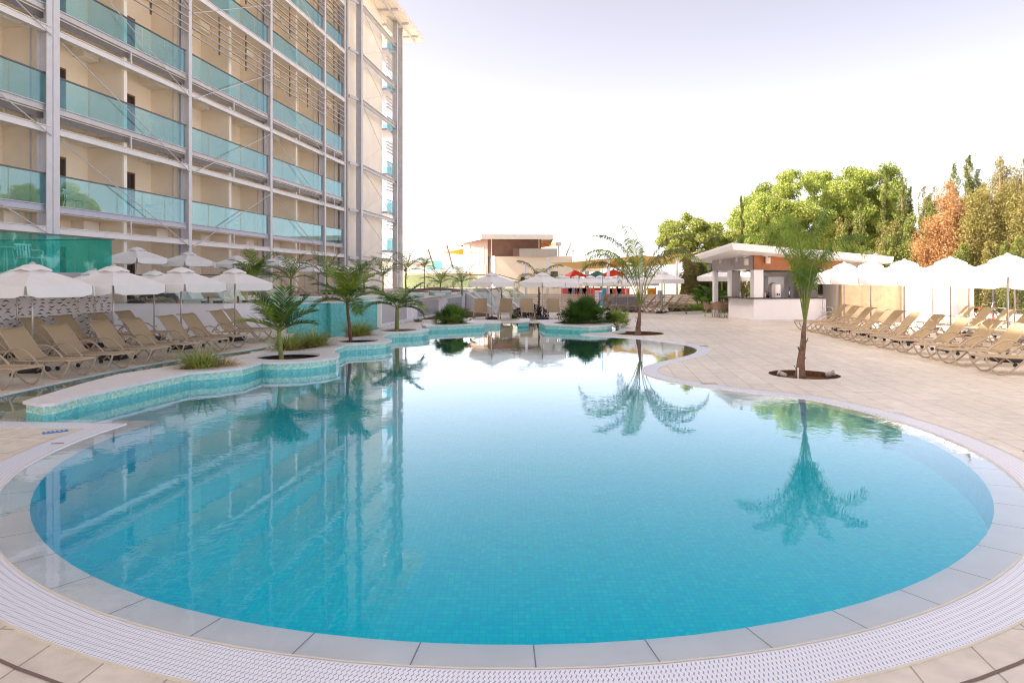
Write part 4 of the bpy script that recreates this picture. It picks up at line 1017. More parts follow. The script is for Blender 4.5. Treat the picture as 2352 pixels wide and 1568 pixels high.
def palm(name, label, base, trunk, tr, nf, Ln, leaf, mat, seed, el=(1.35, .15), droop=(.7, 1.6), barkmat=None, n=34, wl=.03, vee=.45, fall=.5, lean=(0, 0), group=None, stem=None, curl=1.3, mats=None, rachis=.012, azs=None, cat='palm'):
    rnd = random.Random(seed); x, y, z = base
    t = thing(name, label, cat, base, 0, group)
    top = Vector((x+lean[0], y+lean[1], z+trunk))
    m = MB(); m.tube([Vector((x, y, z-.12)).lerp(top, k/7)+Vector((rnd.uniform(-.01, .01), rnd.uniform(-.01, .01), 0)) for k in range(8)], [tr*(1.45 if k == 0 else 1.15-.05*k) for k in range(8)], 10)
    m.build('trunk', barkmat or M['bark'], t, True, world=True)
    groups = {}; R = MB()
    for i in range(nf):
        f = (i+.5)/nf; az = (azs[i % len(azs)] if azs else i*2.399+rnd.uniform(-.25, .25)); e0 = el[0]+(el[1]-el[0])*f+rnd.uniform(-.1, .1); dr = droop[0]+(droop[1]-droop[0])*f*rnd.uniform(.8, 1.15)
        mm = mat if not mats else mats[i % len(mats)]
        V = groups.setdefault(mm.name, (mm, []))[1]
        o = top+Vector((math.cos(az), math.sin(az), 0))*tr*.5-Vector((0, 0, f*.08))
        pts = frond_quads(o, az, e0, dr, Ln*rnd.uniform(.82, 1.08), leaf, n, rnd, V, wl, vee, fall=fall, curl=curl)
        R.tube(pts[:-1], [rachis*(1.6-1.3*k/(len(pts)-1)) for k in range(len(pts)-1)], 4, cap=False)
    R.build('frond_stems', barkmat and M['bark_green'] or M['bark_green'], t, True, world=True)
    for mm, V in groups.values():
        quads_obj('fronds', [[tuple(p) for p in q] for q in V], mm, t, base)
    return t
PG = 'young palms in the pool planter'
x, y = G(647, 827, .15)
palm('palm_tree', 'young palm with a red and green trunk in the nearest round planter bed', (x, y, .15), .75, .052, 10, 1.03, .44, M['leaf_palm'], 11, el=(1.08, .45), droop=(.1, .85), barkmat=M['bark_green'], n=36, wl=.031, vee=.55, fall=.35, group=PG, lean=(-.06, 0),
     azs=[1.6, 3.0, .15, 4.3, 5.4, 2.4, .7, 3.6, 6.1, 4.9, 2.0], mats=[M['leaf_palm'], M['leaf_palm'], M['leaf_palm'], M['leaf_queen']])
x, y = G(806.7, 787.7, .15)
palm('palm_tree', 'tall young palm with a dark red trunk and yellowing fronds in the middle planter bed', (x, y, .15), 1.25, .050, 12, 1.22, .52, M['leaf_palm'], 21, el=(1.4, .1), droop=(.4, 1.5), barkmat=M['bark_red'], n=38, wl=.033, vee=.4, fall=.45, group=PG, lean=(-.12, 0),
     mats=[M['leaf_palm'], M['leaf_queen'], M['leaf_palm_y'], M['leaf_queen'], M['leaf_palm']])
x, y = G(911, 761.7, .15)
palm('palm_tree', 'small green palm in the farthest round planter bed', (x, y, .15), .92, .07, 10, 1.25, .46, M['leaf_palm'], 33, el=(1.0, .2), droop=(.4, 1.4), barkmat=M['bark_green'], n=34, wl=.04, group=PG, lean=(.02, 0), azs=[0.2, 3.1, 1.5, 4.4, 5.5, 2.3, .9, 3.8, 6.0], mats=[M['leaf_palm'], M['leaf_palm'], M['leaf_queen']])
tps = [(588, 697, 27.5, 1.15, 1.45, 14), (566, 697, 27.2, .75, 1.3, 15), (669, 690, 28.8, 1.05, 1.5, 10), (750, 690, 30, 1.1, 1.5, 9), (836, 688, 32, .9, 1.5, 9), (880, 686, 36, 1.2, 1.6, 8), (932, 684, 38, 1.45, 1.9, 10), (1012, 675, 42, .75, 1.5, 8), (1061, 673, 43, .8, 1.5, 8), (975, 680, 60, 2.0, 1.4, 10)]
for i, (px, py, t_, th, Ln, nf) in enumerate(tps):
    x, y, _ = at(px, 0, t_)
    lab = ['green palm behind the nearest planter palm, right stem of two', 'green palm on the terrace edge, left stem of two', 'round dark palm on the terrace before the blank hotel wall', 'small palm behind the tallest planter palm', 'small palm with narrow fronds left of the hotel corner', 'small palm right before the hotel corner columns', 'palm with one long fronds arching to the right beyond the hotel corner', 'small palm rising over the brown footbridge', 'small palm right of the footbridge end', 'distant thin palm before the bright glass wall'][i]
    palm('palm_tree', lab, (x, y, TZ), th, .045, nf, Ln*.92, .42, M['leaf_palm'], 40+i, el=(1.3, .25), droop=(.5, 1.5), barkmat=M['bark_green'], n=22, wl=.032, group='young palms on the upper terrace', mats=[M['leaf_palm'], M['leaf_palm'], M['leaf_queen']] if i != 0 else [M['leaf_queen'], M['leaf_palm']])
# two slender palms on the right deck
def slender(label, base, th, tr, nst, Ln, leaf, seed, mats, n, el, droop, wl, azs, lean=(0, 0), curl=1.3, fall=1.1):
    rnd = random.Random(seed); x, y, z = base; t = thing('queen_palm', label, 'palm', base, 0, 'slender palms on the right deck')
    top = Vector((x+lean[0], y+lean[1], z+th)); m = MB()
    ctr = [Vector((x, y, z-.12)).lerp(top, k/10)+Vector((.007*math.sin(k*1.3), 0, 0)) for k in range(11)]
    rad = [tr*(1.7-.25*k) if k < 3 else tr*(1.15-.085*(k-2)) for k in range(11)]
    m.tube(ctr, rad, 12)
    for k in range(14):       # old leaf-base stubs
        f = rnd.uniform(.05, .75); c = Vector((x, y, z)).lerp(top, f); a = rnd.uniform(0, 6.28); hh = Vector((math.cos(a), math.sin(a), 0)); r0 = tr*1.1
        m.bar(c+hh*r0*.6, c+hh*(r0*1.3)+Vector((0, 0, .11)), .035, .012, hh)
    m.build('trunk', M['bark'], t, True, world=True)
    R = MB(); G_ = {}
    for i in range(nst):
        az = azs[i % len(azs)]+rnd.uniform(-.12, .12); f = (i+.5)/nst; e0 = el[0]+(el[1]-el[0])*f; dr = droop[0]+(droop[1]-droop[0])*f
        mm = mats[i % len(mats)]; V = G_.setdefault(mm.name, (mm, []))[1]
        pts = frond_quads(top-Vector((0, 0, .12*f)), az, e0, dr, Ln*rnd.uniform(.85, 1.05), leaf, n, rnd, V, wl, .25, fall=fall, start=.30, curl=curl)
        R.tube(pts[:-1], [.010*(1.7-1.45*k/(len(pts)-1)) for k in range(len(pts)-1)], 5, cap=False)
    R.build('frond_stems', M['bark_green'], t, True, world=True)
    for mm, V in G_.values(): quads_obj('fronds', [[tuple(p) for p in q] for q in V], mm, t, base)
    return t
slender('slender palm with dense drooping bright fronds in the near deck pit', (6.08, 14.45, 0), 1.12, .075, 10, 2.75, .50, 5, [M['leaf_queen'], M['leaf_palm'], M['leaf_queen'], M['leaf_queen']], 50, (1.56, 1.36), (.5, 3.1), .021, [3.0, .2, 2.2, 4.0, 3.4, 5.6, 2.7, 1.2, .1, 4.6, 3.1, 2.0], lean=(.12, 0), curl=2.6, fall=1.7)
slender('slender palm with sparse arching drying fronds in the far deck pit', (4.66, 25.35, 0), 1.0, .085, 11, 3.9, .60, 8, [M['leaf_queen'], M['leaf_dry'], M['leaf_dry'], M['leaf_queen']], 54, (1.52, 1.2), (1.4, 3.2), .030, [1.8, 3.2, .15, 4.4, 2.8, .4, 5.5, 3.4, .0, 3.0], lean=(.1, 0), curl=2.0, fall=1.5)
x, y, _ = at(1238, 0, 37.5)
slender('small shaggy palm rising behind the right umbrella at the far pool edge', (x, y, 0), 1.7, .07, 8, 1.9, .6, 18, [M['leaf_dry'], M['leaf_dry'], M['leaf_queen']], 34, (1.45, .9), (1.3, 2.8), .025, [3.0, .2, 1.5, 4.6, 2.4, .8, 5.4, 3.6], curl=1.2)
x, y, _ = at(1176, 0, 40)
slender('low drooping palm between the two umbrellas at the far pool edge', (x-.6, y, 0), 1.25, .05, 6, 1.3, .45, 28, [M['leaf_dry'], M['leaf_queen']], 26, (1.2, .6), (1.2, 2.3), .025, [3.0, .2, 1.5, 4.6, 2.4, .8])
# spotlights and pipe in the near pit
for i, (px, py, a) in enumerate([(2300+530/2.613, 0, 0)]):
    pass
for i, (dx, dy, rz, lab) in enumerate([(-.46, -.22, 2.6, 'grey garden spotlight lying left of the trunk in the near pit'), (.42, -.10, -.5, 'grey garden spotlight standing right of the trunk in the near pit')]):
    t = thing('garden_spotlight', lab, 'spotlight', (6.2+dx, 14.5+dy, -.10), rz, 'garden spotlights')
    m = MB(); m.tube([(0, 0, .10), (.13, 0, .15)], .05, 12); m.tube([(.125, 0, .148), (.17, 0, .165)], [.058, .06], 12); m.build('lamp_head', M['graypanel'], t, True)
    m = MB(); m.tube([(.05, 0, .10), (.05, 0, -.02)], .012, 6); m.build('spike', M['steel_dark'], t)
m = MB(); m.tube([(5.93, 14.15, -.1), (5.93, 14.15, .16)], .016, 8); m.tube([(5.93, 14.15, .16), (5.93, 14.15, .185)], .02, 8); tag(m.build('standpipe', M['creamlite']), 'thin upright pipe beside the trunk in the near pit', 'pipe')
# fan palms
def fanpalm(label, base, R_, nl, seed, mat, blades=16, bl=.34, stemlen=(.35, .8), mats=None):
    rnd = random.Random(seed); t = thing('fan_palm', label, 'fan palm', base, 0, 'fan palm bushes'); V = []; V2 = []; S = MB(); x, y, z = base
    for i in range(nl):
        az = rnd.uniform(0, 2*PI); el = rnd.uniform(.15, 1.45); L_ = R_*rnd.uniform(*stemlen); d = Vector((math.cos(az)*math.cos(el), math.sin(az)*math.cos(el), math.sin(el)))
        o = Vector((x+rnd.uniform(-.12, .12)*R_, y+rnd.uniform(-.12, .12)*R_, z)); c = o+d*L_
        c.z = max(c.z, z+.08)
        S.tube([o, o.lerp(c, .5)+Vector((0, 0, .03)), c], .007, 4, cap=False)
        sd = Vector((-math.sin(az), math.cos(az), 0)); up = d.cross(sd).normalized(); up = (up+Vector((rnd.uniform(-.4, .4), rnd.uniform(-.4, .4), rnd.uniform(-.3, .3)))).normalized(); sd = d.cross(up).normalized()
        for k in range(blades):
            th = -1.75+3.5*k/(blades-1); v = (d*math.cos(th)+sd*math.sin(th)).normalized(); q = c+v*bl*rnd.uniform(.85, 1.05)-Vector((0, 0, .05*rnd.random())); w = (v.cross(up)).normalized()*.019
            mid = c.lerp(q, .55)
            (V if not mats or i % 3 else V2).append((c-w*.3, c+w*.3, mid+w, mid-w)); (V if not mats or i % 3 else V2).append((mid-w, mid+w, q+w*.1, q-w*.1))
    S.build('stems', M['bark_green'], t, True, world=True)
    quads_obj('fan_leaves', [[tuple(p) for p in q] for q in V], mat, t, base)
    if V2: quads_obj('fan_leaves', [[tuple(p) for p in q] for q in V2], mats, t, base)
fanpalm('bright green fan palm in the far left planter', (-2.3, 27.0, .1), .95, 55, 3, M['leaf_fan_y'], bl=.36, mats=M['leaf_fan'])
fanpalm('large dark green fan palm bush in the far right planter', (2.85, 27.4, .1), 1.25, 150, 4, M['leaf_fan'], bl=.42, mats=M['leaf_fan'])
fanpalm('yellowing low fan palm leaves at the right side of the dark bush', (4.3, 28.0, .0), .7, 26, 6, M['leaf_grass'], bl=.42)
# grass clumps
def clump(label, x, y, z, h, r, n, seed, mats, spread=1.0):
    rnd = random.Random(seed); t = thing('grass_clump', label, 'grass clump', (x, y, z), 0, 'grassy clumps in the planter'); Vs = [[] for _ in mats]
    for i in range(n):
        a = rnd.uniform(0, 2*PI); q = rnd.random()**.6; o = Vector((x+math.cos(a)*r*q*.5, y+math.sin(a)*r*q*.5, z)); L_ = h*rnd.uniform(.6, 1.15); mi = 0 if rnd.random() < .72 or len(mats) < 2 else 1
        out = Vector((math.cos(a), math.sin(a), 0)); el = rnd.uniform(.75, 1.45)-(.35 if mi else 0); p = o; pts = [p]; e = el
        for k in range(5):
            p = p+(out*math.cos(e)+Vector((0, 0, math.sin(e))))*L_/5; pts.append(p); e -= rnd.uniform(.16, .42)*spread
            if p.z < z+.01: p.z = z+.01
        w = Vector((-out.y, out.x, 0))*.0105
        for k in range(5):
            f0 = 1-k/5.5; f1 = 1-(k+1)/5.5; Vs[mi].append((pts[k]-w*f0, pts[k]+w*f0, pts[k+1]+w*f1, pts[k+1]-w*f1))
    for V, mm in zip(Vs, mats): quads_obj('blades', [[tuple(p) for p in q] for q in V], mm, t, (x, y, z))
gm = [M['leaf_grass'], M['leaf_straw']]
clump('shaggy grass clump with straw coloured blades at the near end of the planter', -6.30, 13.85, .15, .70, .5, 560, 1, gm)
clump('straw coloured spill of grass right of the nearest clump', -6.0, 14.1, .15, .5, .5, 260, 2, [M['leaf_straw'], M['leaf_grass']], 1.5)
clump('left one of two tall bright grass clumps between the near palms', -5.65, 17.3, .15, .85, .45, 560, 3, gm)
clump('right one of two tall bright grass clumps between the near palms', -5.25, 18.2, .15, .85, .45, 560, 4, gm)
clump('grass clump between the middle and the far planter palm', -4.85, 21.5, .15, .95, .55, 500, 5, gm)
# low plants in the bed by the fountain wall
for i, (px, py, mm, s) in enumerate([(1010, 728, 'leaf_grass', .3), (1035, 729, 'leaf_straw', .25), (960, 739, 'leaf_palm', .25), (1072, 714, 'leaf_grass', .3), (1180, 740-9, 'leaf_palm', .4)]):
    x, y = G(px, py); clump(['low green tuft in the brown bed by the grey panels', 'low straw tuft in the brown bed by the grey panels', 'tiny plant at the foot of the nearest white pillar', 'low tuft at the far end of the brown bed', 'dark low shrub between the far loungers'][i], x, y, 0, s, .35, 120, 30+i, [M[mm]], .8)
fl_ = []
rnd = random.Random(9); x, y = G(1047, 722)
for i in range(500):
    a, b = rnd.uniform(0, 6.28), rnd.random()**.5; p = Vector((x+math.cos(a)*b*.5, y+math.sin(a)*b*.35, rnd.uniform(.03, .34))); n1 = Vector((rnd.gauss(0, 1), rnd.gauss(0, 1), rnd.gauss(0, 1))).normalized(); u_ = n1.orthogonal().normalized()*.03; v_ = n1.cross(u_).normalized()*.03
    fl_.append([tuple(p-u_), tuple(p-v_), tuple(p+u_), tuple(p+v_)])
tag(quads_obj('flowering_shrub', fl_, leafmat('magenta_petals', (.25, .02, .06), (.5, .06, .12))), 'small dark magenta flowering shrub in the brown bed', 'shrub')
fl_ = []
for i in range(1800):
    a, b = rnd.uniform(0, 6.28), rnd.random()**.5; p = Vector((1.0+math.cos(a)*b*.95, 35.8+math.sin(a)*b*.6, rnd.uniform(.03, .75)*(1.1-b*.6))); n1 = Vector((rnd.gauss(0, 1), rnd.gauss(0, 1), rnd.gauss(0, 1))).normalized(); u_ = n1.orthogonal().normalized()*.035; v_ = n1.cross(u_).normalized()*.035
    fl_.append([tuple(p-u_), tuple(p-v_), tuple(p+u_), tuple(p+v_)])
tag(quads_obj('dark_shrub', fl_, leafmat('dark_purple_leaves', (.03, .02, .02), (.10, .05, .05))), 'dark purplish shrub behind the right pair of far loungers', 'shrub')

# ---------------- trees
def rq(rs, n, size, aspect=.6):
    nn = rs.normal(size=(n, 3)); nn /= np.linalg.norm(nn, axis=1)[:, None]
    r2 = rs.normal(size=(n, 3)); u = np.cross(nn, r2); u /= np.linalg.norm(u, axis=1)[:, None]; v = np.cross(nn, u)
    s = size*rs.uniform(.6, 1.3, size=(n, 1)); return u*s, v*s*aspect
def blob_leaves(rs, cs, n, size, aspect=.55):
    """cs: list of (centre, radii); leaves gather in the outer shell of each clump"""
    out = []
    vol = np.array([r[0]*r[1]+r[1]*r[2]+r[0]*r[2] for c, r in cs]); vol = vol/vol.sum()
    for (c, r), f in zip(cs, vol):
        k = int(n*f)+4; d = rs.normal(size=(k, 3)); d /= np.linalg.norm(d, axis=1)[:, None]
        rad = 1.05-np.abs(rs.normal(size=(k, 1)))*.45; rad = np.clip(rad+rs.normal(size=(k, 1))*.07, .1, 1.3)
        p = np.array(c)+d*rad*np.array(r); u, v = rq(rs, k, size, aspect)
        out.append(np.stack([p-u, p-v, p+u, p+v], axis=1))
    return np.concatenate(out)
def limb_tree(name, label, base, h, cs, n, size, mat, seed, tr=.3, group=None, mat2=None, cat='tree'):
    rs = np.random.RandomState(seed); rnd = random.Random(seed); t = thing(name, label, cat, base, 0, group); m = MB(); b = Vector(base); fork = b+Vector((0, 0, h*.32))
    m.tube([b-Vector((0, 0, .1)), b.lerp(fork, .5)+Vector((.1, 0, 0)), fork], [tr*1.3, tr, tr*.85], 10)
    for c, r in cs[::max(1, len(cs)//14)]:
        c = Vector(c); md = fork.lerp(c, .5)+Vector((rnd.uniform(-.3, .3), rnd.uniform(-.3, .3), rnd.uniform(-.4, .1))); m.tube([fork, md, c], [tr*.5, tr*.28, tr*.07], 6)
    m.build('trunk', M['treebark'], t, True, world=True)
    V = blob_leaves(rs, cs, n, size)
    if mat2:
        k = len(V); sel = np.zeros(k, bool); sel[rs.choice(k, k//3, False)] = True; quads_obj('crown', V[~sel], mat, t, base); quads_obj('crown', V[sel], mat2, t, base)
    else: quads_obj('crown', V, mat, t, base)
    return t
def crown_px(outline, t_, ty, nblobs, rad, seed, depth=5.0, flat=.8):
    """clumps filling a crown described by (px, top, bottom) stations"""
    rnd = random.Random(seed); cs = []
    for i in range(nblobs):
        s = rnd.random()*(len(outline)-1); k = int(s); f = s-k; a, b = outline[k], outline[k+1]; px = a[0]+(b[0]-a[0])*f; y0 = a[1]+(b[1]-a[1])*f; y1 = a[2]+(b[2]-a[2])*f
        v = rnd.random(); py = y0+(y1-y0)*v; r = rad*rnd.uniform(.6, 1.25); dd = rnd.uniform(-depth, depth)*(1-.5*abs(v-.5))
        x, y, z = at(px, py, t_); 
        if v < .15: z -= r*flat*.8
        cs.append(((x, y+dd, z), (r, r, r*flat)))
    return cs
big = [(1706, 500, 560), (1740, 440, 570), (1775, 410, 575), (1810, 385, 580), (1850, 375, 585), (1890, 366, 585), (1925, 392, 585), (1955, 390, 580), (1990, 382, 570), (2012, 400, 560), (2025, 450, 560)]
cs = crown_px(big, 62, 0, 330, .80, 1, depth=5)
x, y, _ = at(1868, 0, 62)
limb_tree('broadleaf_tree', 'big spreading yellow green tree behind the pool bar', (x, y, 0), 11, cs, 200000, .095, M['leaf_tree'], 1, .38, mat2=M['leaf_tree2'])
sm = [(1532, 510, 600), (1560, 492, 600), (1590, 492, 600), (1620, 500, 605), (1650, 520, 610), (1675, 530, 610)]
x, y, _ = at(1600, 0, 60)
limb_tree('broadleaf_tree', 'smaller hazy olive green tree left of the bar roof', (x, y, 0), 7, crown_px(sm, 60, 0, 90, .62, 2, depth=3), 60000, .09, M['leaf_tree2'], 2, .2, mat2=M['leaf_tree'])
def conifer(label, px, ty, t_, wpx, mat, seed, n=4200, size=.085, spires=1, name='cypress_tree', group='cypress trees behind the bar and the right deck', base=0.0, shape=.42, lumps=46, bot=.35):
    rs = np.random.RandomState(seed); rnd = random.Random(seed); x, y, zt = at(px, ty, t_); R_ = wpx*.5*t_/FPX; t = thing(name, label, 'conifer', (x, y, base), 0, group)
    m = MB(); m.tube([(x, y, base-.1), (x, y, zt*.5), (x, y, zt*.93)], [max(.06, R_*.14), max(.04, R_*.08), .02], 6); m.build('trunk', M['treebark'], t, True, world=True)
    cs = []
    sp = [(0, 0, zt)]+[(rnd.uniform(.3, .85)*rnd.choice([-1, 1])*R_, rnd.uniform(-.5, .5)*R_, zt*rnd.uniform(.72, .96)) for _ in range(spires-1)]
    for i in range(lumps*spires):
        sx, sy, sz = sp[i % spires]; f = (i+rnd.random())/(lumps*spires); hh = base+.3+(sz-base-.3)*f
        prof = (1-f**1.6)**shape*(bot+(1-bot)*min(1, f*4+.35)); rr_ = (R_ if spires == 1 else R_*.72)*prof
        a = rnd.uniform(0, 2*PI); k = rnd.uniform(.15, .75); lr = max(.10, rr_*rnd.uniform(.28, .5))
        cs.append(((x+sx*min(1, f*1.4)+math.cos(a)*rr_*k, y+sy+math.sin(a)*rr_*k, hh), (lr, lr, lr*1.75)))
    cs.append(((x, y, zt-.22), (.09, .09, .32)))
    quads_obj('crown', blob_leaves(rs, cs, n, size, .45), mat, t, (x, y, base))
    return t
CY = [('thin cypress spire at the left edge of the big tree', 1702, 452, 58, 26, 'leaf_cyp', 2400, 1), ('cypress with a bent tip right of the big tree', 2033, 382, 52, 40, 'leaf_cyp', 3600, 1),
      ('slim pointed cypress right of the bent one', 2072, 407, 50, 46, 'leaf_cyp', 3600, 1), ('short slim cypress spire, third right of the big tree', 2092, 431, 50, 42, 'leaf_cyp', 3000, 1),
      ('pale twin cypress, left spire', 2121, 428, 54, 60, 'leaf_con', 3600, 1), ('pale twin cypress, right spire', 2146, 430, 54, 78, 'leaf_con', 4200, 1),
      ('tall dark green conifer spire behind the rust brown conifer', 2190, 375, 48, 105, 'leaf_cyp', 12500, 3), ('tallest dark conifer spire behind the rust brown conifer', 2226, 358, 47, 84, 'leaf_cyp', 10500, 2),
      ('small side spire left of the big right hand conifer', 2256, 421, 45, 78, 'leaf_con', 4000, 1), ('big olive conifer mass with two tips near the right picture edge', 2297, 361, 42, 205, 'leaf_con', 30000, 4),
      ('big olive conifer cut by the right picture edge', 2350, 363, 41, 205, 'leaf_con', 30000, 4), 
      ('broad olive conifer between the twin cypress and the rust brown one', 2148, 478, 47, 110, 'leaf_cyp', 9000, 3), ('broad olive conifer just right of the rust brown one', 2246, 452, 44, 110, 'leaf_con', 10000, 3), ('dark low conifer behind the bar roof end', 2096, 490, 46, 140, 'leaf_cyp', 12500, 3), ('low olive conifer left of the rust brown one', 2052, 510, 48, 110, 'leaf_con', 9000, 2),
      ('cypress behind the bar roof seen through the palm fronds', 1975, 470, 50, 70, 'leaf_cyp', 5000, 2), ('low cypress behind the middle of the bar roof', 1930, 500, 52, 70, 'leaf_con', 4500, 2), ('low dark cypress behind the bar roof ridge', 1765, 520, 50, 60, 'leaf_cyp', 4500, 2)]
for i, (lab, px, ty, t_, w, mm, n_, sp) in enumerate(CY):
    conifer(lab, px, ty, t_, w, M[mm], 100+i, n=int(n_*5), spires=sp, size=.052 if w < 60 else .06, lumps=70 if w < 80 else 60)
conifer('rust brown dying conifer beside the right deck', 2182, 418, 43, 172, M['leaf_rust'], 200, n=70000, spires=3, name='conifer_tree', size=.06, lumps=90)
HD = [(1578, 588, 47, 70), (1612, 575, 48, 74), (1648, 570, 46, 76), (1690, 585, 48, 80), (1730, 588, 49, 80), (1775, 590, 49, 84), (1820, 590, 48, 84), (1865, 588, 50, 84), (1910, 590, 48, 84), (1955, 585, 47, 84), (2000, 575, 46, 84), (2045, 570, 46, 84), (2100, 560, 45, 90), (2150, 555, 44, 90), (2210, 560, 41, 96), (2275, 555, 40, 100), (2335, 545, 39, 100)]
for i, (px, ty, t_, w) in enumerate(HD):
    conifer(f'bushy hedge conifer behind the bar and loungers, {["leftmost", "second", "third", "fourth", "fifth", "sixth", "seventh", "eighth", "ninth", "tenth", "eleventh", "twelfth", "thirteenth", "fourteenth", "fifteenth", "sixteenth", "rightmost"][i]} of the row', px, ty, t_, w, M['leaf_cyp'] if i % 3 else M['leaf_con'], 300+i, n=22000, spires=2, name='hedge_conifer', group='hedge conifers along the back', shape=.35, size=.06, lumps=26, bot=.8)
# planting bed left of the bar: grasses, banana-like leaves
bedp = thing('planting_bed_edge', 'low stone edge of the planting bed left of the bar', 'kerb', (5.5, 40, 0)); m = MB()
kb = [G(1535, 722), G(1600, 719), G(1680, 717)]; kb = [(p[0], p[1]) for p in kb]
m.walls(kb, 0, .12, closed=False); o2 = off_poly_open(kb, .15); m.walls(o2[::-1], 0, .12, closed=False)
for a, b, c, d_ in zip(kb[:-1], kb[1:], o2[1:], o2[:-1]): m.quad((*a, .12), (*b, .12), (*c, .12), (*d_, .12))
m.build('edge_stone', M['coping'], bedp, world=True)
Vg = []; rnd = random.Random(77)
for i in range(5200):
    px = rnd.uniform(1537, 1682); x, y, _ = at(px, 0, rnd.uniform(39.8, 42.5)); a = rnd.uniform(0, 6.28); L_ = rnd.uniform(.4, .9); o = Vector((x, y, .05)); out = Vector((math.cos(a), math.sin(a), 0)); e = rnd.uniform(.8, 1.4); p = o; pts = [p]
    for k in range(3): p = p+(out*math.cos(e)+Vector((0, 0, math.sin(e))))*L_/3; pts.append(p); e -= .6
    w = Vector((-out.y, out.x, 0))*.012
    for k in range(3): Vg.append([tuple(pts[k]-w*(1-k/3.3)), tuple(pts[k]+w*(1-k/3.3)), tuple(pts[k+1]+w*(1-(k+1)/3.3)), tuple(pts[k+1]-w*(1-(k+1)/3.3))])
o = quads_obj('bed_grass', Vg, M['leaf_queen']); o['kind'] = 'stuff'; o['label'] = 'green ground cover grass in the bed left of the bar'
def broadplant(label, px, t_, h, n, seed):
    rnd = random.Random(seed); x, y, _ = at(px, 0, t_); t = thing('broadleaf_plant', label, 'plant', (x, y, 0), 0, 'broad leaved plants left of the bar'); V = []; S = MB()
    for i in range(n):
        a = rnd.uniform(0, 6.28); out = Vector((math.cos(a), math.sin(a), 0)); e = rnd.uniform(.9, 1.45); L_ = h*rnd.uniform(.6, 1.1); p = Vector((x+rnd.uniform(-.2, .2), y+rnd.uniform(-.2, .2), 0)); S.tube([p, p+(out*math.cos(e)+Vector((0, 0, math.sin(e))))*L_*.5], .02, 5); p = p+(out*math.cos(e)+Vector((0, 0, math.sin(e))))*L_*.45; side = Vector((-out.y, out.x, 0))
        K = 6; pr = []; 
        for k in range(K+1):
            wv_ = .17*math.sin(PI*min(.97, .08+k/K))*h*.8; pr.append((p-side*wv_+Vector((0, 0, .05)), p, p+side*wv_+Vector((0, 0, .05)))); p = p+(out*math.cos(e)+Vector((0, 0, math.sin(e))))*L_*.6/K; e -= .25
        for k in range(K):
            for j_ in (0, 1): V.append([tuple(pr[k][j_]), tuple(pr[k][j_+1]), tuple(pr[k+1][j_+1]), tuple(pr[k+1][j_])])
    S.build('stems', M['bark_green'], t, True, world=True); quads_obj('leaves', V, M['leaf_broad'], t, (x, y, 0))
for i, (px, t_, h) in enumerate([(1612, 41.5, 1.7), (1632, 42, 1.8), (1652, 41, 2.0), (1672, 42, 1.7), (1690, 41.5, 1.5)]):
    broadplant(f'broad leaved plant in the bed left of the bar, {["leftmost", "second", "third", "fourth", "rightmost"][i]} of five', px, t_, h, 13, 60+i)
# ------------------------------------------------------------ pool bar
BA = math.radians(8)
bar = thing('pool_bar', 'white pool bar with wood fascia and tilted white roof', 'bar', (11.26, 31.8, 0), BA)
def bb(name, mat, fn, parent=None, smooth=False):
    m = MB(); fn(m); return m.build(name, mat, parent or bar, smooth)
def bl(px, py, t):      # world spot -> bar's own axes
    x, y, z = at(px, py, t); dx, dy = x-11.26, y-31.8
    return (dx*math.cos(BA)+dy*math.sin(BA), -dx*math.sin(BA)+dy*math.cos(BA), z)
bb('counter_wall', M['white'], lambda m: (m.box(0, 3.45, 0, .14, .1, 1.06), m.box(0, .14, .14, 2.6, .1, 1.06)))
bb('plinth', M['coping'], lambda m: (m.box(-.01, 3.46, -.01, .13, 0, .1), m.box(-.01, .13, .13, 2.61, 0, .1)))
bb('end_panel', M['white'], lambda m: m.box(3.46, 3.62, -.03, .6, 0, 1.05))
bb('counter_top', M['granite'], lambda m: (m.bbox(-.30, 3.5, -.07, .55, 1.062, 1.125, .008), m.bbox(-.30, .42, .55, 2.9, 1.062, 1.125, .008)))
bb('pillar', M['white'], lambda m: m.box(.02, .48, .0, .38, 1.126, 2.42))
bb('pillar', M['white'], lambda m: m.box(.02, .09, 2.40, 2.75, 1.126, 2.42))
bb('pillar', M['graypanel'], lambda m: m.box(.091, .55, 2.40, 2.55, 1.126, 2.42))
bb('post', M['white'], lambda m: m.box(.0, .22, 4.25, 4.47, 0, 2.42))
bb('post', M['white'], lambda m: m.box(6.1, 6.3, 4.25, 4.45, 0, 2.3))
# the roof: a tilted slab
RA, RB_, RC = bl(1682, 557.4, 29.8), bl(2053, 589.5, 31.6), bl(1585.7, 588.6, 38)
RD = tuple(RB_[i]+RC[i]-RA[i] for i in range(3))
def roofz(x, y):
    A_, B_, C_ = Vector(RA), Vector(RB_), Vector(RC); n_ = (B_-A_).cross(C_-A_); return A_.z-(n_.x*(x-A_.x)+n_.y*(y-A_.y))/n_.z
def slabpts(ins, dz):
    out = []
    cx = sum(p[0] for p in (RA, RB_, RC, RD))/4; cy = sum(p[1] for p in (RA, RB_, RC, RD))/4
    for p in (RA, RB_, RD, RC):
        dx, dy = p[0]-cx, p[1]-cy; l = math.hypot(dx, dy); q = (p[0]-dx/l*ins, p[1]-dy/l*ins); out.append((q[0], q[1], roofz(*q)+dz))
    return out
def rf(m):
    a, b, c = slabpts(0, 0), slabpts(0, -.10), slabpts(.07, -.30)
    m.add(a+b+c, [(0, 1, 2, 3)]+[(i, (i+1) % 4, (i+1) % 4+4, i+4) for i in range(4)]+[(i+4, (i+1) % 4+4, (i+1) % 4+8, i+8) for i in range(4)]+[(11, 10, 9, 8)])
bb('roof', M['roofwhite'], rf)
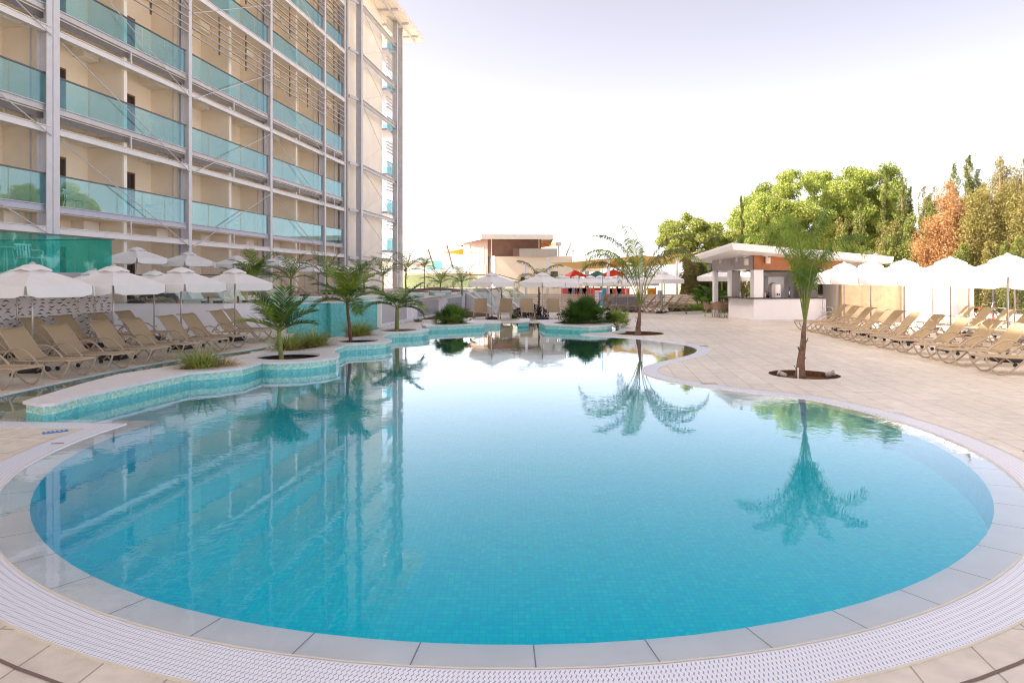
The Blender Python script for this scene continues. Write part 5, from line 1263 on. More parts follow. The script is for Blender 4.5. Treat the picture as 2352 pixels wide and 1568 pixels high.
def fascia(m, x0, y0, x1, y1, z0, th):
    d_ = Vector((x1-x0, y1-y0)); n_ = Vector((-d_.y, d_.x)).normalized()*th
    p = [(x0, y0), (x1, y1), (x1+n_.x, y1+n_.y), (x0+n_.x, y0+n_.y)]
    m.add([(q[0], q[1], z0) for q in p]+[(q[0], q[1], roofz(*q)-.305) for q in p], [(0, 1, 5, 4), (1, 2, 6, 5), (2, 3, 7, 6), (3, 0, 4, 7), (3, 2, 1, 0), (4, 5, 6, 7)])
bb('fascia', M['wood'], lambda m: fascia(m, 0, -.02, 4.6, -.02, 2.421, .12)).__setitem__('label', 'brown wood fascia over the counter')
bb('fascia', M['graypanel'], lambda m: fascia(m, .0, 4.5, .0, -.005, 2.421, .12)).__setitem__('label', 'grey panel fascia on the short side')
bb('fascia', M['graypanel'], lambda m: fascia(m, 4.61, .0, 6.3, .0, 2.25, .1))
for yy in (1.5, 3.3):
    bb('roof_beam', M['steel_light'], lambda m: m.add([(x, yy+dy, roofz(x, yy)-.31-dz) for x in (RC[0]+.35, -.01) for dy in (0, .12) for dz in (0, .22)], [(0, 1, 3, 2), (4, 6, 7, 5), (0, 4, 5, 1), (2, 3, 7, 6), (1, 5, 7, 3), (0, 2, 6, 4)]))
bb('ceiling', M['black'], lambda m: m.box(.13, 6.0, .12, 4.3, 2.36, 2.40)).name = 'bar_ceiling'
bb('back_wall', M['white'], lambda m: m.box(2.0, 4.3, 3.3, 3.4, 0, 2.35))
def hung(m): m.bbox(1.75, 2.6, 1.9, 2.3, 1.42, 2.1, .01)
bb('wall_cabinet', M['white'], hung)
for i, (x, y, z, ax, lab) in enumerate([(.62, -.06, 2.86, 'y', 'white speaker on the wood fascia'), (-.10, .35, 2.80, 'x', ''), (-.10, 2.0, 2.75, 'x', ''), (-.10, 4.45, 2.62, 'x', '')]):
    t = thing('wall_speaker', ['white box speaker on the brown wood fascia of the bar', 'cream speaker on the grey fascia beside the bar corner', 'grey speaker in the middle of the grey bar fascia', 'pale speaker at the far end of the grey bar fascia'][i], 'speaker', (0, 0, 0), 0, 'speakers on the bar fascia')
    wx, wy = 11.26+x*math.cos(BA)-y*math.sin(BA), 31.8+x*math.sin(BA)+y*math.cos(BA); t.location = (wx, wy, z); t.rotation_euler = (0, 0, BA if ax == 'y' else BA+.5)
    m = MB(); m.bbox(-.11, .11, -.16, -.02, -.15, .15, .03) if ax == 'y' else m.bbox(-.20, -.07, -.10, .10, -.15, .15, .03); m.build('speaker_box', M['creamlite'] if i < 2 else M['graypanel'], t, True)
    m = MB(); m.tube([(0, .04, 0), (0 if ax == 'y' else -.10, -.05, 0)], .02, 6); m.build('bracket', M['steel_dark'], t)
for i, (x, y) in enumerate([(-.12, .25), (.38, -.10)]):
    t = thing('floodlight', ['white spotlight on the grey side of the bar corner', 'white spotlight on the wood side of the bar corner'][i], 'spotlight', (11.26+x*math.cos(BA)-y*math.sin(BA), 31.8+x*math.sin(BA)+y*math.cos(BA), 3.12), [2.6, -.6][i], 'spotlights on the bar fascia')
    m = MB(); m.tube([(0, 0, 0), (.20, 0, -.07)], .05, 10); m.tube([(.2, 0, -.07), (.235, 0, -.083)], .058, 10); m.build('lamp_head', M['whiteplastic'], t, True)
    m = MB(); m.tube([(0, 0, 0), (-.03, .04, .05)], .02, 6); m.build('bracket', M['whiteplastic'], t)
def onbar(x, y, z): return (11.26+x*math.cos(BA)-y*math.sin(BA), 31.8+x*math.sin(BA)+y*math.cos(BA), z)
t = thing('drinks_machine', 'white and grey drinks machine with an arched top on the bar counter', 'drinks machine', onbar(1.22, .35, 1.125), BA)
m = MB(); m.prism([(-.20, -.12), (.20, -.12), (.20, .2), (-.20, .2)], 0, .0); m.box(-.02, .24, -.14, .2, 0, .62); m.build('body', M['whiteplastic'], t)
m = MB(); 
prof = [(-.2, 0)]+[(-.2+.2*(1-math.cos(a)), .5+.2*math.sin(a)) for a in [i*PI/16 for i in range(9)]]+[(0, 0)]
m.add([(x, -.12, z) for x, z in prof]+[(x, .2, z) for x, z in prof], [tuple(range(len(prof)))[::-1], tuple(range(len(prof), 2*len(prof)))]+[(i, (i+1) % len(prof), (i+1) % len(prof)+len(prof), i+len(prof)) for i in range(len(prof))]); m.build('side_cover', M['graypanel'], t)
m = MB(); m.box(.05, .08, -.19, -.141, .10, .2); m.box(.15, .18, -.19, -.141, .10, .18); m.build('tap', M['black'], t)
t = thing('beer_tap', 'slim chrome beer tap on the bar counter', 'beer tap', onbar(1.95, .3, 1.125), BA)
m = MB(); m.tube([(0, 0, 0), (0, 0, .38)], .03, 10); m.tube([(0, 0, .36), (0, -.12, .36), (0, -.13, .30)], .02, 8); m.build('column', M['chrome'], t, True)
m = MB(); m.tube([(0, -.03, .38), (0, -.05, .5)], .015, 6); m.build('handle', M['black'], t)
rb = random.Random(4); ci = 0
for i, x in enumerate([.12, .62, .70, .79, .87, .95, -.10, -.02]):
    y = .4 if x > .5 else [.9, 1.3, 1.15][i % 3]; hh = rb.uniform(.2, .3)
    m = MB(); c = onbar(x, y, 1.126); m.lathe([(.035, 0), (.037, hh*.6), (.014, hh*.75), (.014, hh)], c, 10)
    tag(m.build('bottle', [M['black'], M['darkglass'], M['brownmetal'], M['creamlite']][i % 4], None, True), f'{["dark", "smoky glass", "brown", "pale"][i % 4]} bottle on the bar counter, {ORD[i] if i else "first"} {"right" if x > .5 else "left"} of the white corner pillar', 'bottle', 'bottles on the bar counter')
for i in range(6):
    m = MB(); c = onbar(.05+.05*(i % 3), .75+.11*i, 1.126); m.lathe([(.03, 0), (.036, .12), (.033, .12), (.028, .005)], c, 10); tag(m.build('drinking_glass', M['clearglass'], None, True), 'clear glass standing among others on the short side of the bar counter', 'glass', 'glasses on the bar counter')
def rattan(label, x, y, rz, i):
    t = thing('rattan_chair', label, 'chair', (x, y, 0), rz, 'rattan chairs left of the bar'); m = MB()
    vs = []; n_ = 14
    for j in range(5):
        for k in range(n_+1):
            a = -2.2+4.4*k/n_; r = .24+.07*j/4; top = .44+(.14+.26*math.cos(a/1.6)**2)*j/4; vs.append((r*math.sin(a)*1.05, r*math.cos(a), top))
    m.add(vs, [(j*(n_+1)+k, j*(n_+1)+k+1, (j+1)*(n_+1)+k+1, (j+1)*(n_+1)+k) for j in range(4) for k in range(n_)]); m.build('backrest', M['rattan'], t, True)
    m = MB(); m.lathe([(.22, .40), (.25, .42), (.24, .45)], (0, 0, 0), 18); m.build('seat', M['rattan'], t, True)
    for a in (.8, 2.35, 3.95, 5.5): m = MB(); m.tube([(.17*math.cos(a), .17*math.sin(a), .42), (.27*math.cos(a), .27*math.sin(a), 0)], .014, 6); m.build('leg', M['frame'], t)
rattan('rattan tub chair farthest left of the bar', 10.35, 35.9, 1.2, 0); rattan('rattan tub chair with its back to the pool left of the bar', 10.62, 35.2, 2.9, 1); rattan('rattan tub chair tucked behind the small bar table', 11.2, 36.1, -.6, 2)
mono_table('bistro_table', 'small round table between the rattan chairs', 10.95, 35.6, 0, M['graypanel'], .33)
# service door and stone wall right of the bar
x0_, y0_, _ = at(1884, 0, 33.2)
sd = thing('service_block', 'service block with a white door right of the bar', 'building', (x0_, y0_, 0))
m = MB(); m.box(x0_-.3, 18.3, 33.6, 36.5, 0, 2.15); m.build('wall', M['graypanel'], sd, world=True)
m = MB(); m.box(x0_+.06, x0_+.80, 33.53, 33.59, .02, 1.15); m.build('door', M['white'], sd, world=True)
m = MB(); m.box(x0_+.06, x0_+.80, 33.54, 33.59, 1.25, 2.0); m.build('window', M['darkglass'], sd, world=True)
x1_, _, _ = at(1917, 0, 32.3)
m = MB(); m.box(x1_, x1_+.22, 32.1, 33.6, 0, 2.1); m.build('side_pillar', M['creamlite'], sd, world=True)
mono_chair('plastic_chair', 'white plastic armchair in front of the service door', x1_-.45, 32.3, 0, .5, M['whiteplastic'], group='white plastic chairs')
x2_, _, _ = at(1927, 0, 31.9)
tag((lambda m: (m.box(x2_, 18.05, 31.65, 31.9, 0, 2.12), m.build('stone_wall', M['stone']))[1])(MB()), 'beige stone clad wall behind the right lounger rows', 'wall')
tag((lambda m: (m.box(18.06, 18.28, 28.0, 31.9, 0, 2.14), m.build('white_wall', M['white']))[1])(MB()), 'blazing white sunlit wall running towards the camera', 'wall')
tag((lambda m: (m.box(18.29, 18.95, 28.0, 28.3, 0, 2.16), m.build('wall_pier', M['creamlite']))[1])(MB()), 'pinkish beige end pier of the white wall', 'wall')
for i, yy in enumerate((28.9, 29.6)):
    m = MB(); m.tube([(18.02, yy, 0), (18.02, yy, 2.1)], .03, 8); tag(m.build('drain_pipe', M['creamlite']), ['cream drain pipe on the white wall, the nearer', 'cream drain pipe on the white wall, the farther'][i], 'pipe', 'drain pipes on the white wall')
wf = thing('wire_fence', 'tall dark wire fence on posts behind the right loungers', 'fence', (19, 30, 0))
for i in range(6):
    X = 19.0+2.1*i; m = MB(); m.box(X-.03, X+.03, 29.9, 29.96, 0, 2.4); m.build('post', M['steel_dark'], wf, world=True)
m = MB()
for k in range(9): m.tube([(19.0, 29.93, .2+.26*k), (29.5, 29.93, .2+.26*k)], .005, 4)
for k in range(105): m.tube([(19.0+.1*k, 29.93, 0), (19.0+.1*k, 29.93, 2.35)], .003, 3)
m.build('wire_mesh', M['steel_dark'], wf, world=True)
def bicycle(label, x, y, rz, fm):
    t = thing('bicycle', label, 'bicycle', (x, y, 0), rz, 'bicycles by the fence')
    for cx in (-.5, .5):
        m = MB(); m.tube([(cx+.33*math.cos(a), 0, .34+.33*math.sin(a)) for a in [2*PI*i/20 for i in range(21)]], .02, 5); w_ = m.build('wheel', M['black'], t)
        m = MB(); [m.tube([(cx, 0, .34), (cx+.31*math.cos(a), 0, .34+.31*math.sin(a))], .004, 3) for a in [2*PI*i/12 for i in range(12)]]; m.build('spokes', M['chrome'], w_)
    m = MB(); [m.tube(p, .016, 6) for p in ([(-.5, 0, .34), (-.08, 0, .32), (-.2, 0, .8), (-.5, 0, .34)], [(-.18, 0, .74), (.36, 0, .78), (-.08, 0, .32)], [(.5, 0, .34), (.34, 0, .95)])]; m.build('bike_frame', fm, t)
    m = MB(); m.bbox(-.32, -.08, -.06, .06, .84, .88, .01); m.build('saddle', M['black'], t)
    m = MB(); m.tube([(.42, -.28, .98), (.34, -.15, .98), (.33, .15, .98), (.42, .28, .98)], .013, 6); m.build('handlebar', M['chrome'], t)
bicycle('red framed bicycle parked by the wire fence behind the loungers', 19.9, 29.0, 2.5, M['red']); bicycle('grey bicycle parked just right of the red one by the wire fence', 20.9, 29.1, 2.3, M['steel'])

# ------------------------------------------------------------ slatted fence, signs, daybed
sf = thing('slatted_fence', 'low fence of pale horizontal boards along the playground', 'fence', (0, 45.5, 0))
def sfp(x): return 46.5-.10*x
bn = MB(); X = .15
while X < 13.0:
    L_ = 2.1
    for k in range(6):
        bn.bar((X, sfp(X), .12+.155*k), (X+L_-.04, sfp(X+L_), .12+.155*k), .03, .125)
    m = MB(); m.box(X-.04, X+.02, sfp(X)-.06, sfp(X)+.0, 0, 1.0); m.build('post', M['fencewood'], sf, world=True)
    X += L_
bn.build('boards', M['fencewood'], sf, world=True)
def board_sign(label, px, t_, h, pole):
    x, y, z = at(px, 667, t_); t = thing('safety_sign', label, 'sign', (x, y, 0), 0, 'safety signs by the pool')
    w = .46*h; z0 = z-h
    m = MB(); m.box(x-w/2, x+w/2, y, y+.03, z0, z); m.build('board', M['sign_white'], t, world=True)
    m = MB(); m.box(x-w*.50, x-w*.44, y-.01, y+.1, 0, z+.02); m.build('post', M['graypanel'], t, world=True)
    m = MB(); m.box(x+w*.10, x+w*.47, y-.012, y-.004, z0+h*.12, z-h*.12); fb = m.build('rules_panel', M['blue_sign'], t, world=True)
    m = MB(); 
    for k in range(14): m.box(x+w*.13, x+w*(.44 if k % 3 else .36), y-.016, y-.013, z-h*.17-k*h*.048, z-h*.17-k*h*.048+h*.014)
    m.build('marking', M['sign_white'], t, world=True)
    dg = None
    for k, s in enumerate(['CAUTION', 'SHALLOW', 'WATER', 'NO DIVING']):
        cu_ = bpy.data.curves.new('sign_text', 'FONT'); cu_.body = s; cu_.size = h*.17; cu_.align_x = 'CENTER'; cu_.align_y = 'CENTER'; cu_.extrude = .001
        o = bpy.data.objects.new('sign_lettering', cu_); C.objects.link(o); o.parent = t; o.rotation_euler = (PI/2, 0, 0); cu_.materials.append(M['pink_text'])
        me_ = bpy.data.meshes.new_from_object(o); me_.materials.clear(); me_.materials.append(M['pink_text']); C.objects.unlink(o); bpy.data.objects.remove(o); o = bpy.data.objects.new('sign_lettering', me_); C.objects.link(o); o.parent = t; o.rotation_euler = (PI/2, 0, 0)
        wd = {'CAUTION': 4.6, 'SHALLOW': 4.9, 'WATER': 3.6, 'NO DIVING': 5.4}[s]*h*.17*.62*.98
        sx = (w*.50)/wd; o.scale = (sx*1.0, 1.25, 1); o.location = (-w*.20, -.015, z-h*(.16+.2*k))
    if pole:
        m = MB(); m.tube([(x+w*.53, y-.03, .0), (x+w*.53, y-.03, z+h*1.95)], .014, 6); m.build('pole', M['tealpaint'], t, world=True)
board_sign('white and blue safety sign with faded red lettering beside the dark fan palm bush', 1374.5, 38.6, .95, True)
board_sign('second white and blue safety sign farther right under the largest playground umbrella', 1516, 43.2, .62, True)
dbx, dby, _ = at(1435, 0, 43.2)
db = thing('tufted_daybed', 'grey tufted daybed back behind the side on loungers', 'daybed', (dbx, dby, 0)); m = MB()
nx, nz = 44, 22; Wd, Hd = 1.7, .78; vs = []
for j in range(nz+1):
    for i in range(nx+1):
        u, v = i/nx, j/nz; dm = -.05*(math.cos(u*Wd/.19*PI)**8)*(math.cos((v*Hd/.19+.5)*PI)**8); vs.append((dbx-Wd/2+u*Wd, dby-dm, .02+v*Hd*(1+.10*u)))
m.add(vs, [(j*(nx+1)+i, j*(nx+1)+i+1, (j+1)*(nx+1)+i+1, (j+1)*(nx+1)+i) for j in range(nz) for i in range(nx)]); m.build('tufted_back', M['greyfabric'], db, True, world=True)
m = MB(); m.box(dbx-Wd/2, dbx+Wd/2, dby+.03, dby+.25, .02, .78); m.build('frame', M['greyfabric'], db, world=True)

# ------------------------------------------------------------ playground and shade sails
def sail(label, c, sag, cat='shade sail'):
    t = MB(); n_ = 12; vs = []
    P_ = [Vector(p) for p in c]
    for j in range(n_+1):
        for i in range(n_+1):
            u, v = i/n_, j/n_
            uu = u; vv = v
            pin = .12*math.sin(PI*u)*(1-2*v)*-1; pin2 = .12*math.sin(PI*v)*(1-2*u)*-1
            vv = v-pin*0+.10*math.sin(PI*u)*(.5-v)*2*.8; uu = u+.10*math.sin(PI*v)*(.5-u)*2*.8
            p = P_[0].lerp(P_[1], uu).lerp(P_[3].lerp(P_[2], uu), vv); p.z -= sag*math.sin(PI*u)*math.sin(PI*v); vs.append(tuple(p))
    t.add(vs, [(j*(n_+1)+i, j*(n_+1)+i+1, (j+1)*(n_+1)+i+1, (j+1)*(n_+1)+i) for j in range(n_) for i in range(n_)])
    tag(t.build('shade_sail', M['sail'], None, True), label, cat, 'mustard shade sails')
sail('mustard shade sail stretched over the left part of the playground', [at(1262, 604, 50), at(1398, 593, 50), at(1482, 612, 60), at(1316, 620, 62)], .25)
sail('mustard and olive shade sail reaching right towards the bar roof', [at(1400, 595, 50), at(1605, 578, 47), at(1556, 606, 58), at(1473, 615, 62)], .2)
sail('narrow mustard sail strip crossing behind the slender palm', [at(1340, 598, 52), at(1478, 586, 52), at(1560, 592, 60), at(1420, 605, 60)], .15)
for i, (px, ty, t_, r) in enumerate([(1209, 602, 50, .09), (1258, 592, 50, .09), (1316, 611, 60, .09), (1397, 587, 50, .12), (1473, 570, 50, .13), (1482, 607, 60, .1), (1555, 592, 47, .10), (1430, 612, 60, .12)]):
    x, y, z = at(px, ty, t_); p = thing('sail_mast', f'white sail mast at the playground, {["leftmost", "second", "third", "fourth", "sixth", "seventh", "rightmost", "fifth"][i]} of eight', 'mast', (x, y, 0), 0, 'white sail masts')
    m = MB(); m.tube([(0, 0, 0), (0, 0, z)], r, 12); m.build('pole', M['whiteplastic'], p, True)
    m = MB(); m.tube([(0, 0, z-.2), (.12, -.05, z-.2)], .03, 6); m.tube([(0, 0, .0), (0, 0, .06)], r*1.7, 12); m.build('fitting', M['steel_light'], p)
def playhouse(label, px, ty, t_, w, rm, pm, z_eave=None):
    x, y, z = at(px, ty, t_); t = thing('play_tower', label, 'play tower', (x, y, 0), .3, 'playground towers'); h = w/2; ze = z-.55
    m = MB(); c = [(-h, -h, ze), (h, -h, ze), (h, h, ze), (-h, h, ze)]; c2 = [(p[0]*.82, p[1]*.82, ze+.10) for p in c]
    m.add(c+c2+[(0, 0, z)], [(i, (i+1) % 4, (i+1) % 4+4, i+4) for i in range(4)]+[(4+i, 4+(i+1) % 4, 8) for i in range(4)]+[(3, 2, 1, 0)]); m.build('roof', rm, t)
    for sx in (-1, 1):
        for sy in (-1, 1): m = MB(); m.box(sx*h*.72-.045, sx*h*.72+.045, sy*h*.72-.045, sy*h*.72+.045, 0, ze); m.build('post', M['brownmetal'], t)
    m = MB(); m.box(-h*.75, h*.75, -h*.75, h*.75, .62, .70); m.build('platform', M['brownmetal'], t)
    for k, (a, b) in enumerate((((-h*.7, -h*.76), (h*.7, -h*.76)), ((-h*.76, -h*.7), (-h*.76, h*.7)))):
        m = MB(); m.bar((a[0], a[1], 1.0), (b[0], b[1], 1.0), .03, .5); m.build('panel', pm if k == 0 else M['blue'], t)
    m = MB(); K = 10; m2 = [(h*.8+1.7*i/K, -h*.3, .75-.65*(i/K)**.8+.05*math.sin(i)) for i in range(K+1)]
    for s in (-1, 1): m.tube([(p[0], p[1]+s*.22, p[2]+.12) for p in m2], .05, 6)
    for i in range(K): m.quad((m2[i][0], m2[i][1]-.22, m2[i][2]), (m2[i+1][0], m2[i+1][1]-.22, m2[i+1][2]), (m2[i+1][0], m2[i+1][1]+.22, m2[i+1][2]), (m2[i][0], m2[i][1]+.22, m2[i][2]))
    m.build('slide', M['blue'] if rm != M['blue'] else M['red'], t, True)
playhouse('red roofed play tower, the left one', 1321, 620, 56, 1.75, M['red'], M['red'])
playhouse('blue roofed play tower between the two red ones', 1372, 621.5, 56, 1.7, M['blue'], M['red'])
playhouse('red roofed play tower, the right one', 1409, 618.5, 53, 1.95, M['red'], M['blue'])
for i, (px, w, mm, lab) in enumerate([(1318, .9, 'blue', 'blue play panel above the fence at the left'), (1334, .9, 'blue', 'blue play panel right of the leftmost'), (1350, .9, 'red', 'red play panel left of the sign'), (1395, .8, 'blue', 'blue play panel right of the sign'), (1413, 1.0, 'red', 'red play panel with a blue ring'), (1430, 1.0, 'red', 'red play panel at the right end'), (1497, .6, 'yellow', 'yellow play panel behind the slender palm trunk'), (1302, .8, 'red', 'red tunnel end left of the blue panels')]):
    x, y, z = at(px, 677, 52); t = thing('play_board', lab, 'play panel', (x, y, 0), 0, 'playground panels')
    m = MB(); m.box(-w/2, w/2, -.03, .03, .35, 1.25); m.build('panel', M[mm], t)
    for s in (-1, 1): m = MB(); m.tube([(s*w/2, 0, 0), (s*w/2, 0, 1.35)], .04, 6); m.build('post', M['yellow'] if mm != 'yellow' else M['blue'], t)
    m = MB(); m.tube([(.2*math.cos(a), -.04, .85+.2*math.sin(a)) for a in [2*PI*k/14 for k in range(15)]], .03, 5); m.build('ring', M['blue'] if mm == 'red' else M['red'], t)
x, y, z = at(1527, 632, 50); t = thing('round_sign', 'round blue sign with white figures above the umbrella', 'sign', (x, y, 0)); m = MB(); m.tube([(0, 0, z-.18), (0, .04, z-.18)], .36, 20); m.build('disc', M['blue_sign'], t)
m = MB(); [m.box(-.2+.12*k, -.14+.12*k, -.01, -.004, z-.25+.1*(k % 2), z-.15+.1*(k % 2)) for k in range(4)]; m.build('marking', M['sign_white'], t); m = MB(); m.tube([(0, .06, 0), (0, .06, z-.3)], .03, 6); m.build('post', M['tealpaint'], t)
x, y, z = at(1437, 617, 52); t = thing('water_toy', 'white stacked water play column behind the umbrellas', 'water toy', (x, y, 0)); m = MB(); m.tube([(0, 0, 0), (0, 0, z-.4)], .07, 8); m.build('column', M['whiteplastic'], t)
for k in range(2): m = MB(); m.lathe([(.08, 0), (.17, .08), (.17, .28), (.08, .36)], (0, 0, z-.45-.75*k), 12); m.build('bucket', M['whiteplastic'], t, True)

# ------------------------------------------------------------ clubhouse far behind
cl = thing('clubhouse_building', 'low modern clubhouse with brown cladding and a flat overhanging roof', 'building', (0, 75, 0))
cb = lambda name, mat, fn: (lambda m: (fn(m), m.build(name, mat, cl, world=True))[1])(MB())
def X(px, t_): return (px-CX)*t_/FPX
def Z(py, t_): return H+(HZ-py)*t_/FPX
xa, xb = X(1120, 75), X(1243, 75); xl, yl = X(1067, 82), 82
M['clad_brown'] = pmat('dark_brown_cladding', (.23, .13, .10), .6, var=.1, scale=2); M['clad_light'] = pmat('lighter_brown_cladding', (.36, .24, .20), .6); M['peach'] = pmat('peach_stone', (.75, .42, .30), .7, var=.12, scale=1.5)
cb('upper_wall', M['clad_brown'], lambda m: m.prism([(xa, 75), (xb, 75), (xb, 84), (xa, 84)], Z(589, 75), Z(549, 75)+.3))
cb('corner_wall', M['clad_light'], lambda m: m.prism([(xl, yl), (xa-.001, 74.98), (xa+.02, 84), (xl+2, 88)], 0, Z(550, 77)+.4))
def onl(f, o=.03): a = Vector((xl, yl)); b = Vector((xa, 74.98)); p = a.lerp(b, f); n_ = Vector((b.y-a.y, -(b.x-a.x))).normalized()*o; return (p.x+n_.x if n_.y < 0 else p.x-n_.x, p.y+(n_.y if n_.y < 0 else -n_.y))
def panel(name, mat, f0, f1, z0, z1, o=.04):
    a, b = onl(f0, o), onl(f1, o); return cb(name, mat, lambda m: m.bar((a[0], a[1], (z0+z1)/2), (b[0], b[1], (z0+z1)/2), .06, z1-z0))
panel('white_fin', M['white'], 0, .27, 0, 5.9, .1); panel('peach_panel', M['peach'], .28, .97, Z(629, 76), Z(610, 77))
wn_ = panel('window', M['clearglass'], .30, .86, Z(609, 77), Z(569, 77), .05)
for f in (.30, .48, .67, .86): panel('window_frame', M['steel_light'], f-.006, f+.006, Z(609, 77), Z(569, 77), .09)
panel('window_frame', M['steel_light'], .30, .86, Z(588, 77)-.05, Z(588, 77)+.05, .09)
cb('roof', M['creamlite'], lambda m: m.prism([(X(1107, 73.5), 73.2), (X(1271, 73.5), 73.6), (X(1271, 73.5)+.4, 86), (X(1056, 82)+.5, 88), (X(1056, 84), 83.5)], Z(549.5, 73.5), Z(538.5, 73.5)))
cb('lower_wall', M['cream'], lambda m: m.box(X(1136, 75), X(1314, 74.5), 74.2, 86, 0, Z(589, 74.5)))
cb('white_corner', M['white'], lambda m: m.prism([(X(1119, 75), 76), (X(1136, 74.2)-.01, 74.18), (X(1136, 74.2)-.01, 80), (X(1119, 75), 80)], 0, Z(588.5, 75)))
M['parapet'] = pmat('dusty_parapet_panel', (.50, .45, .40), .5)
cb('balcony_parapet', M['parapet'], lambda m: m.box(X(1193, 74), X(1280, 74), 73.9, 74.0, Z(589.5, 74)+.02, Z(571, 74)))
cb('brown_hood', M['clad_brown'], lambda m: m.box(X(1178, 74), X(1193, 74), 73.9, 75, Z(589, 74)+.03, Z(570, 74)))
for px in (1128, 1237): cb('down_pipe', M['creamlite'], lambda m: m.box(X(px, 74.8), X(px+2, 74.8), 74.8, 74.98, Z(589, 75), Z(549, 75)))
for (a, b, c, d_) in ((1329-1, 1352, 622, 632), (1215+24, 1252, 630, 641)):
    pass
for k, (pa, pb, ya, yb) in enumerate([(1264.5, 1281, 623.5, 635), (1265, 1288, 637, 660), (1196, 1205, 636, 647)]):
    f = cb('window', M['darkglass'], lambda m: m.box(X(pa, 74.2), X(pb, 74.2), 74.15, 74.19, Z(yb, 74.2), Z(ya, 74.2)))
cb('side_canopy', M['cream'], lambda m: m.box(X(1314, 74), X(1381, 74), 74.4, 80, Z(623, 74), Z(614, 74)))
for px in (1345,): cb('column', M['graypanel'], lambda m: m.box(X(px, 74), X(px+9, 74), 74.4, 74.9, 0, Z(623, 74)))
sg = thing('far_terrace', 'bright white terrace block with glass parapet left of the clubhouse', 'building', (X(1000, 80), 80, 0))
tb = lambda name, mat, fn: (lambda m: (fn(m), m.build(name, mat, sg, world=True))[1])(MB())
tb('wall', M['creamlite'], lambda m: m.box(X(905, 84), X(1068, 84), 84, 92, 0, Z(626, 84)))
tb('slab', M['white'], lambda m: m.prism([(X(925, 80), 80), (X(1069, 79), 79), (X(1069, 79), 92), (X(905, 84), 92)], Z(628, 80), Z(619, 80)))
tb('glass_parapet', M['clearglass'], lambda m: m.box(X(980, 80), X(1068, 80), 79.9, 79.95, Z(618.5, 80), Z(600, 80)))
tb('teal_windbreak', M['teal_glass'], lambda m: m.box(X(980, 80), X(1015, 80), 80.1, 80.14, Z(618.5, 80), Z(600, 80)))
tb('ground_glass', glassmat('pale_green_glass', (.8, .88, .75), diffuse=(.6, .68, .5), dfac=.35), lambda m: m.box(X(928, 78), X(1110, 78), 77.9, 77.95, 0, Z(632, 78)))
for i, (pa, ya, pb, yb) in enumerate([(983, 572, 998, 618), (1064-38, 562, 1041, 618), (960-30, 612, 935, 640), (1311, 558, 1300, 588)]):
    a, b = at(pa, ya, 80), at(pb, yb, 80); p = thing('leaning_mast', ['leaning brown sail mast at the left terrace', 'leaning brown sail mast under the orange sail', 'short leaning mast beyond the palms', 'leaning mast on the clubhouse roof'][i], 'mast', b, 0, 'leaning brown masts')
    m = MB(); m.tube([b, a], .09, 8); m.build('pole', M['clad_brown'] if i < 3 else M['graypanel'], p, world=True)
    m = MB(); m.tube([(a[0]-.2, a[1], a[2]-.3), (a[0]+.25, a[1], a[2]-.3)], .06, 6); m.build('fitting', M['orange'] if i < 2 else M['graypanel'], p, world=True)
def tri(label, a, b, c): m = MB(); m.add([a, b, c], [(0, 1, 2)]); m.add([(p[0], p[1], p[2]-.03) for p in (a, b, c)], [(2, 1, 0)]); tag(m.build('shade_sail', M['sail_o']), label, 'shade sail', 'orange shade sails')
M['sail_o'] = pmat('orange_sail_cloth', (.85, .48, .10), .9, trans=.4)
tri('orange triangular sail left of the clubhouse', at(1013, 580, 82), at(1072, 570, 84), at(1076, 586, 84))
tri('small orange sail tip above the left one', at(1052, 566, 90), at(1075, 560, 90), at(1075, 566, 90))
tri('orange triangular sail right of the clubhouse roof', at(1241, 558, 86), at(1296, 559, 88), at(1240, 569, 84))
for i, (px, ty, t_) in enumerate([(1283, 563, 80), (1318, 575, 84)]):
    x, y, z = at(px, ty, t_); t = thing('floodlight_pole', ['lamp post with a square head on the clubhouse roof', 'thin curved lamp post behind the clubhouse'][i], 'lamp post', (x, y, 0), 0, 'lamp posts by the clubhouse'); m = MB(); m.tube([(0, 0, 0), (0, 0, z)], .06, 6); m.build('pole', M['graypanel'], t); m = MB(); m.box(-.3, .3 if i == 0 else .1, -.15, .15, z-.1, z+.35 if i == 0 else z+.05); m.build('lamp_head', M['steel'], t)
# glass balustrade line behind the far umbrellas
gb = thing('far_balustrade', 'long glass balustrade with dark rail behind the far umbrellas', 'railing', (0, 58, 0))
m = MB(); q = [at(1068, 632, 62), at(1145, 631, 60), at(1215, 650, 54)]
for a, b in zip(q[:-1], q[1:]):
    for k in range(4):
        a_, b_ = Vector(a).lerp(Vector(b), k/4+.01), Vector(a).lerp(Vector(b), (k+1)/4-.01); m.quad(a_, b_, (b_.x, b_.y, b_.z-1.3), (a_.x, a_.y, a_.z-1.3))
m.build('glass_pane', M['clearglass'], gb, world=True); m = MB(); m.tube(q, .035, 6); m.build('handrail', M['clad_brown'], gb, world=True)

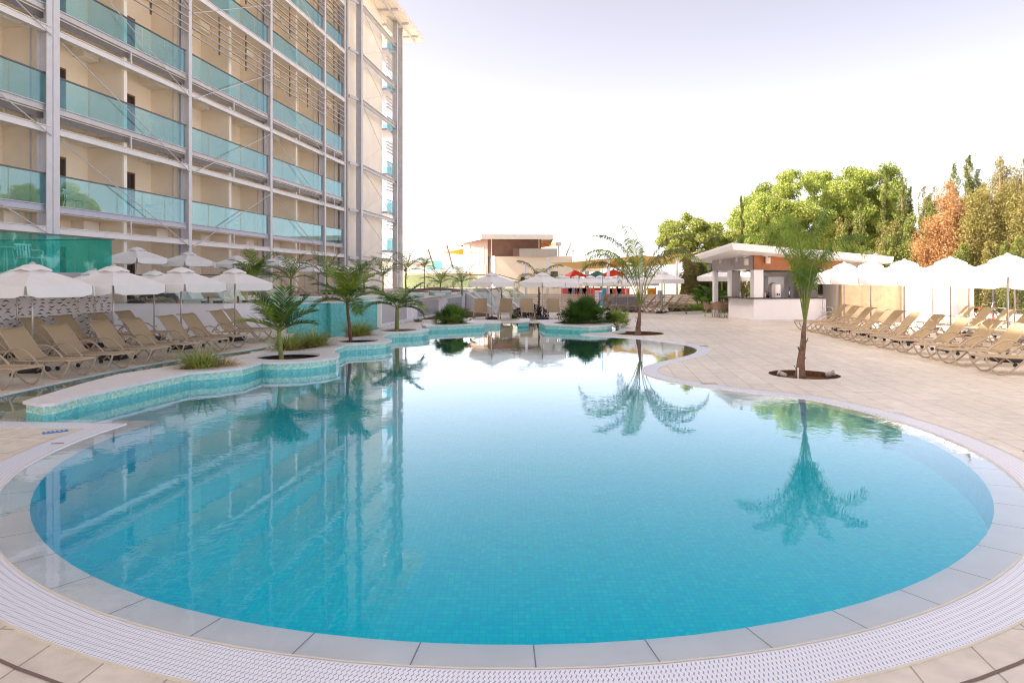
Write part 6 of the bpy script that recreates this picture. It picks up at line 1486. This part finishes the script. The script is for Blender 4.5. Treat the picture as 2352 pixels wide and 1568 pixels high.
# ------------------------------------------------------------ camera, sun, sky
cam = bpy.data.cameras.new('camera'); co = bpy.data.objects.new('camera', cam); C.objects.link(co)
co.location = (0, 0, H); co.rotation_euler = (PI/2, 0, 0); cam.sensor_width = 36; cam.lens = 36*FPX/2352; cam.shift_y = -(784-HZ)/2352; cam.clip_end = 4000; cam.clip_start = .05
bpy.context.scene.camera = co
SUN = Vector((-.995, -.06, 0)).normalized(); EL = math.radians(SUNEL)
ld = bpy.data.lights.new('sun', 'SUN'); ld.energy = SUNPOW; ld.angle = math.radians(.5); ld.color = (1.0, .86, .70)
lo = bpy.data.objects.new('sun', ld); C.objects.link(lo); v = Vector((SUN.x*math.cos(EL), SUN.y*math.cos(EL), math.sin(EL))); lo.rotation_euler = v.to_track_quat('Z', 'Y').to_euler(); lo.location = (-60, 20, 60)
w = bpy.data.worlds.new('World'); bpy.context.scene.world = w; w.use_nodes = True; nt = w.node_tree; nt.nodes.clear()
sk = nt.nodes.new('ShaderNodeTexSky'); sk.sky_type = 'NISHITA'; sk.sun_disc = False; sk.sun_elevation = EL; sk.sun_rotation = math.atan2(SUN.x, SUN.y); sk.air_density = AIR; sk.dust_density = DUST; sk.ozone_density = OZ; sk.altitude = 0
bg = nt.nodes.new('ShaderNodeBackground'); bg.inputs[1].default_value = SKYS; wo_ = nt.nodes.new('ShaderNodeOutputWorld')
bwn = nt.nodes.new('ShaderNodeRGBToBW'); nt.links.new(sk.outputs[0], bwn.inputs[0]); hs = nt.nodes.new('ShaderNodeMix'); hs.data_type = 'RGBA'; hs.inputs[0].default_value = SAT; nt.links.new(bwn.outputs[0], hs.inputs[6]); nt.links.new(sk.outputs[0], hs.inputs[7])
wb = nt.nodes.new('ShaderNodeMix'); wb.data_type = 'RGBA'; wb.blend_type = 'MULTIPLY'; wb.inputs[0].default_value = 1; wb.inputs[7].default_value = WB
nt.links.new(hs.outputs[2], wb.inputs[6]); nt.links.new(wb.outputs[2], bg.inputs[0]); nt.links.new(bg.outputs[0], wo_.inputs[0])
sc = bpy.context.scene
sc.view_settings.view_transform = 'Standard'; sc.view_settings.look = 'None'; sc.view_settings.exposure = EXPO; sc.view_settings.gamma = 1
sc.render.engine = 'CYCLES'
sc.cycles.use_denoising = True; sc.cycles.pixel_filter_type = 'BLACKMAN_HARRIS'; sc.cycles.filter_width = 1.1
try: sc.cycles.denoiser = 'OPENIMAGEDENOISE'
except Exception: pass
sc.cycles.max_bounces = 12; sc.cycles.diffuse_bounces = 6; sc.cycles.glossy_bounces = 8; sc.cycles.transmission_bounces = 8; sc.cycles.transparent_max_bounces = 24
sc.cycles.caustics_refractive = True; sc.cycles.caustics_reflective = True; sc.cycles.sample_clamp_indirect = 6
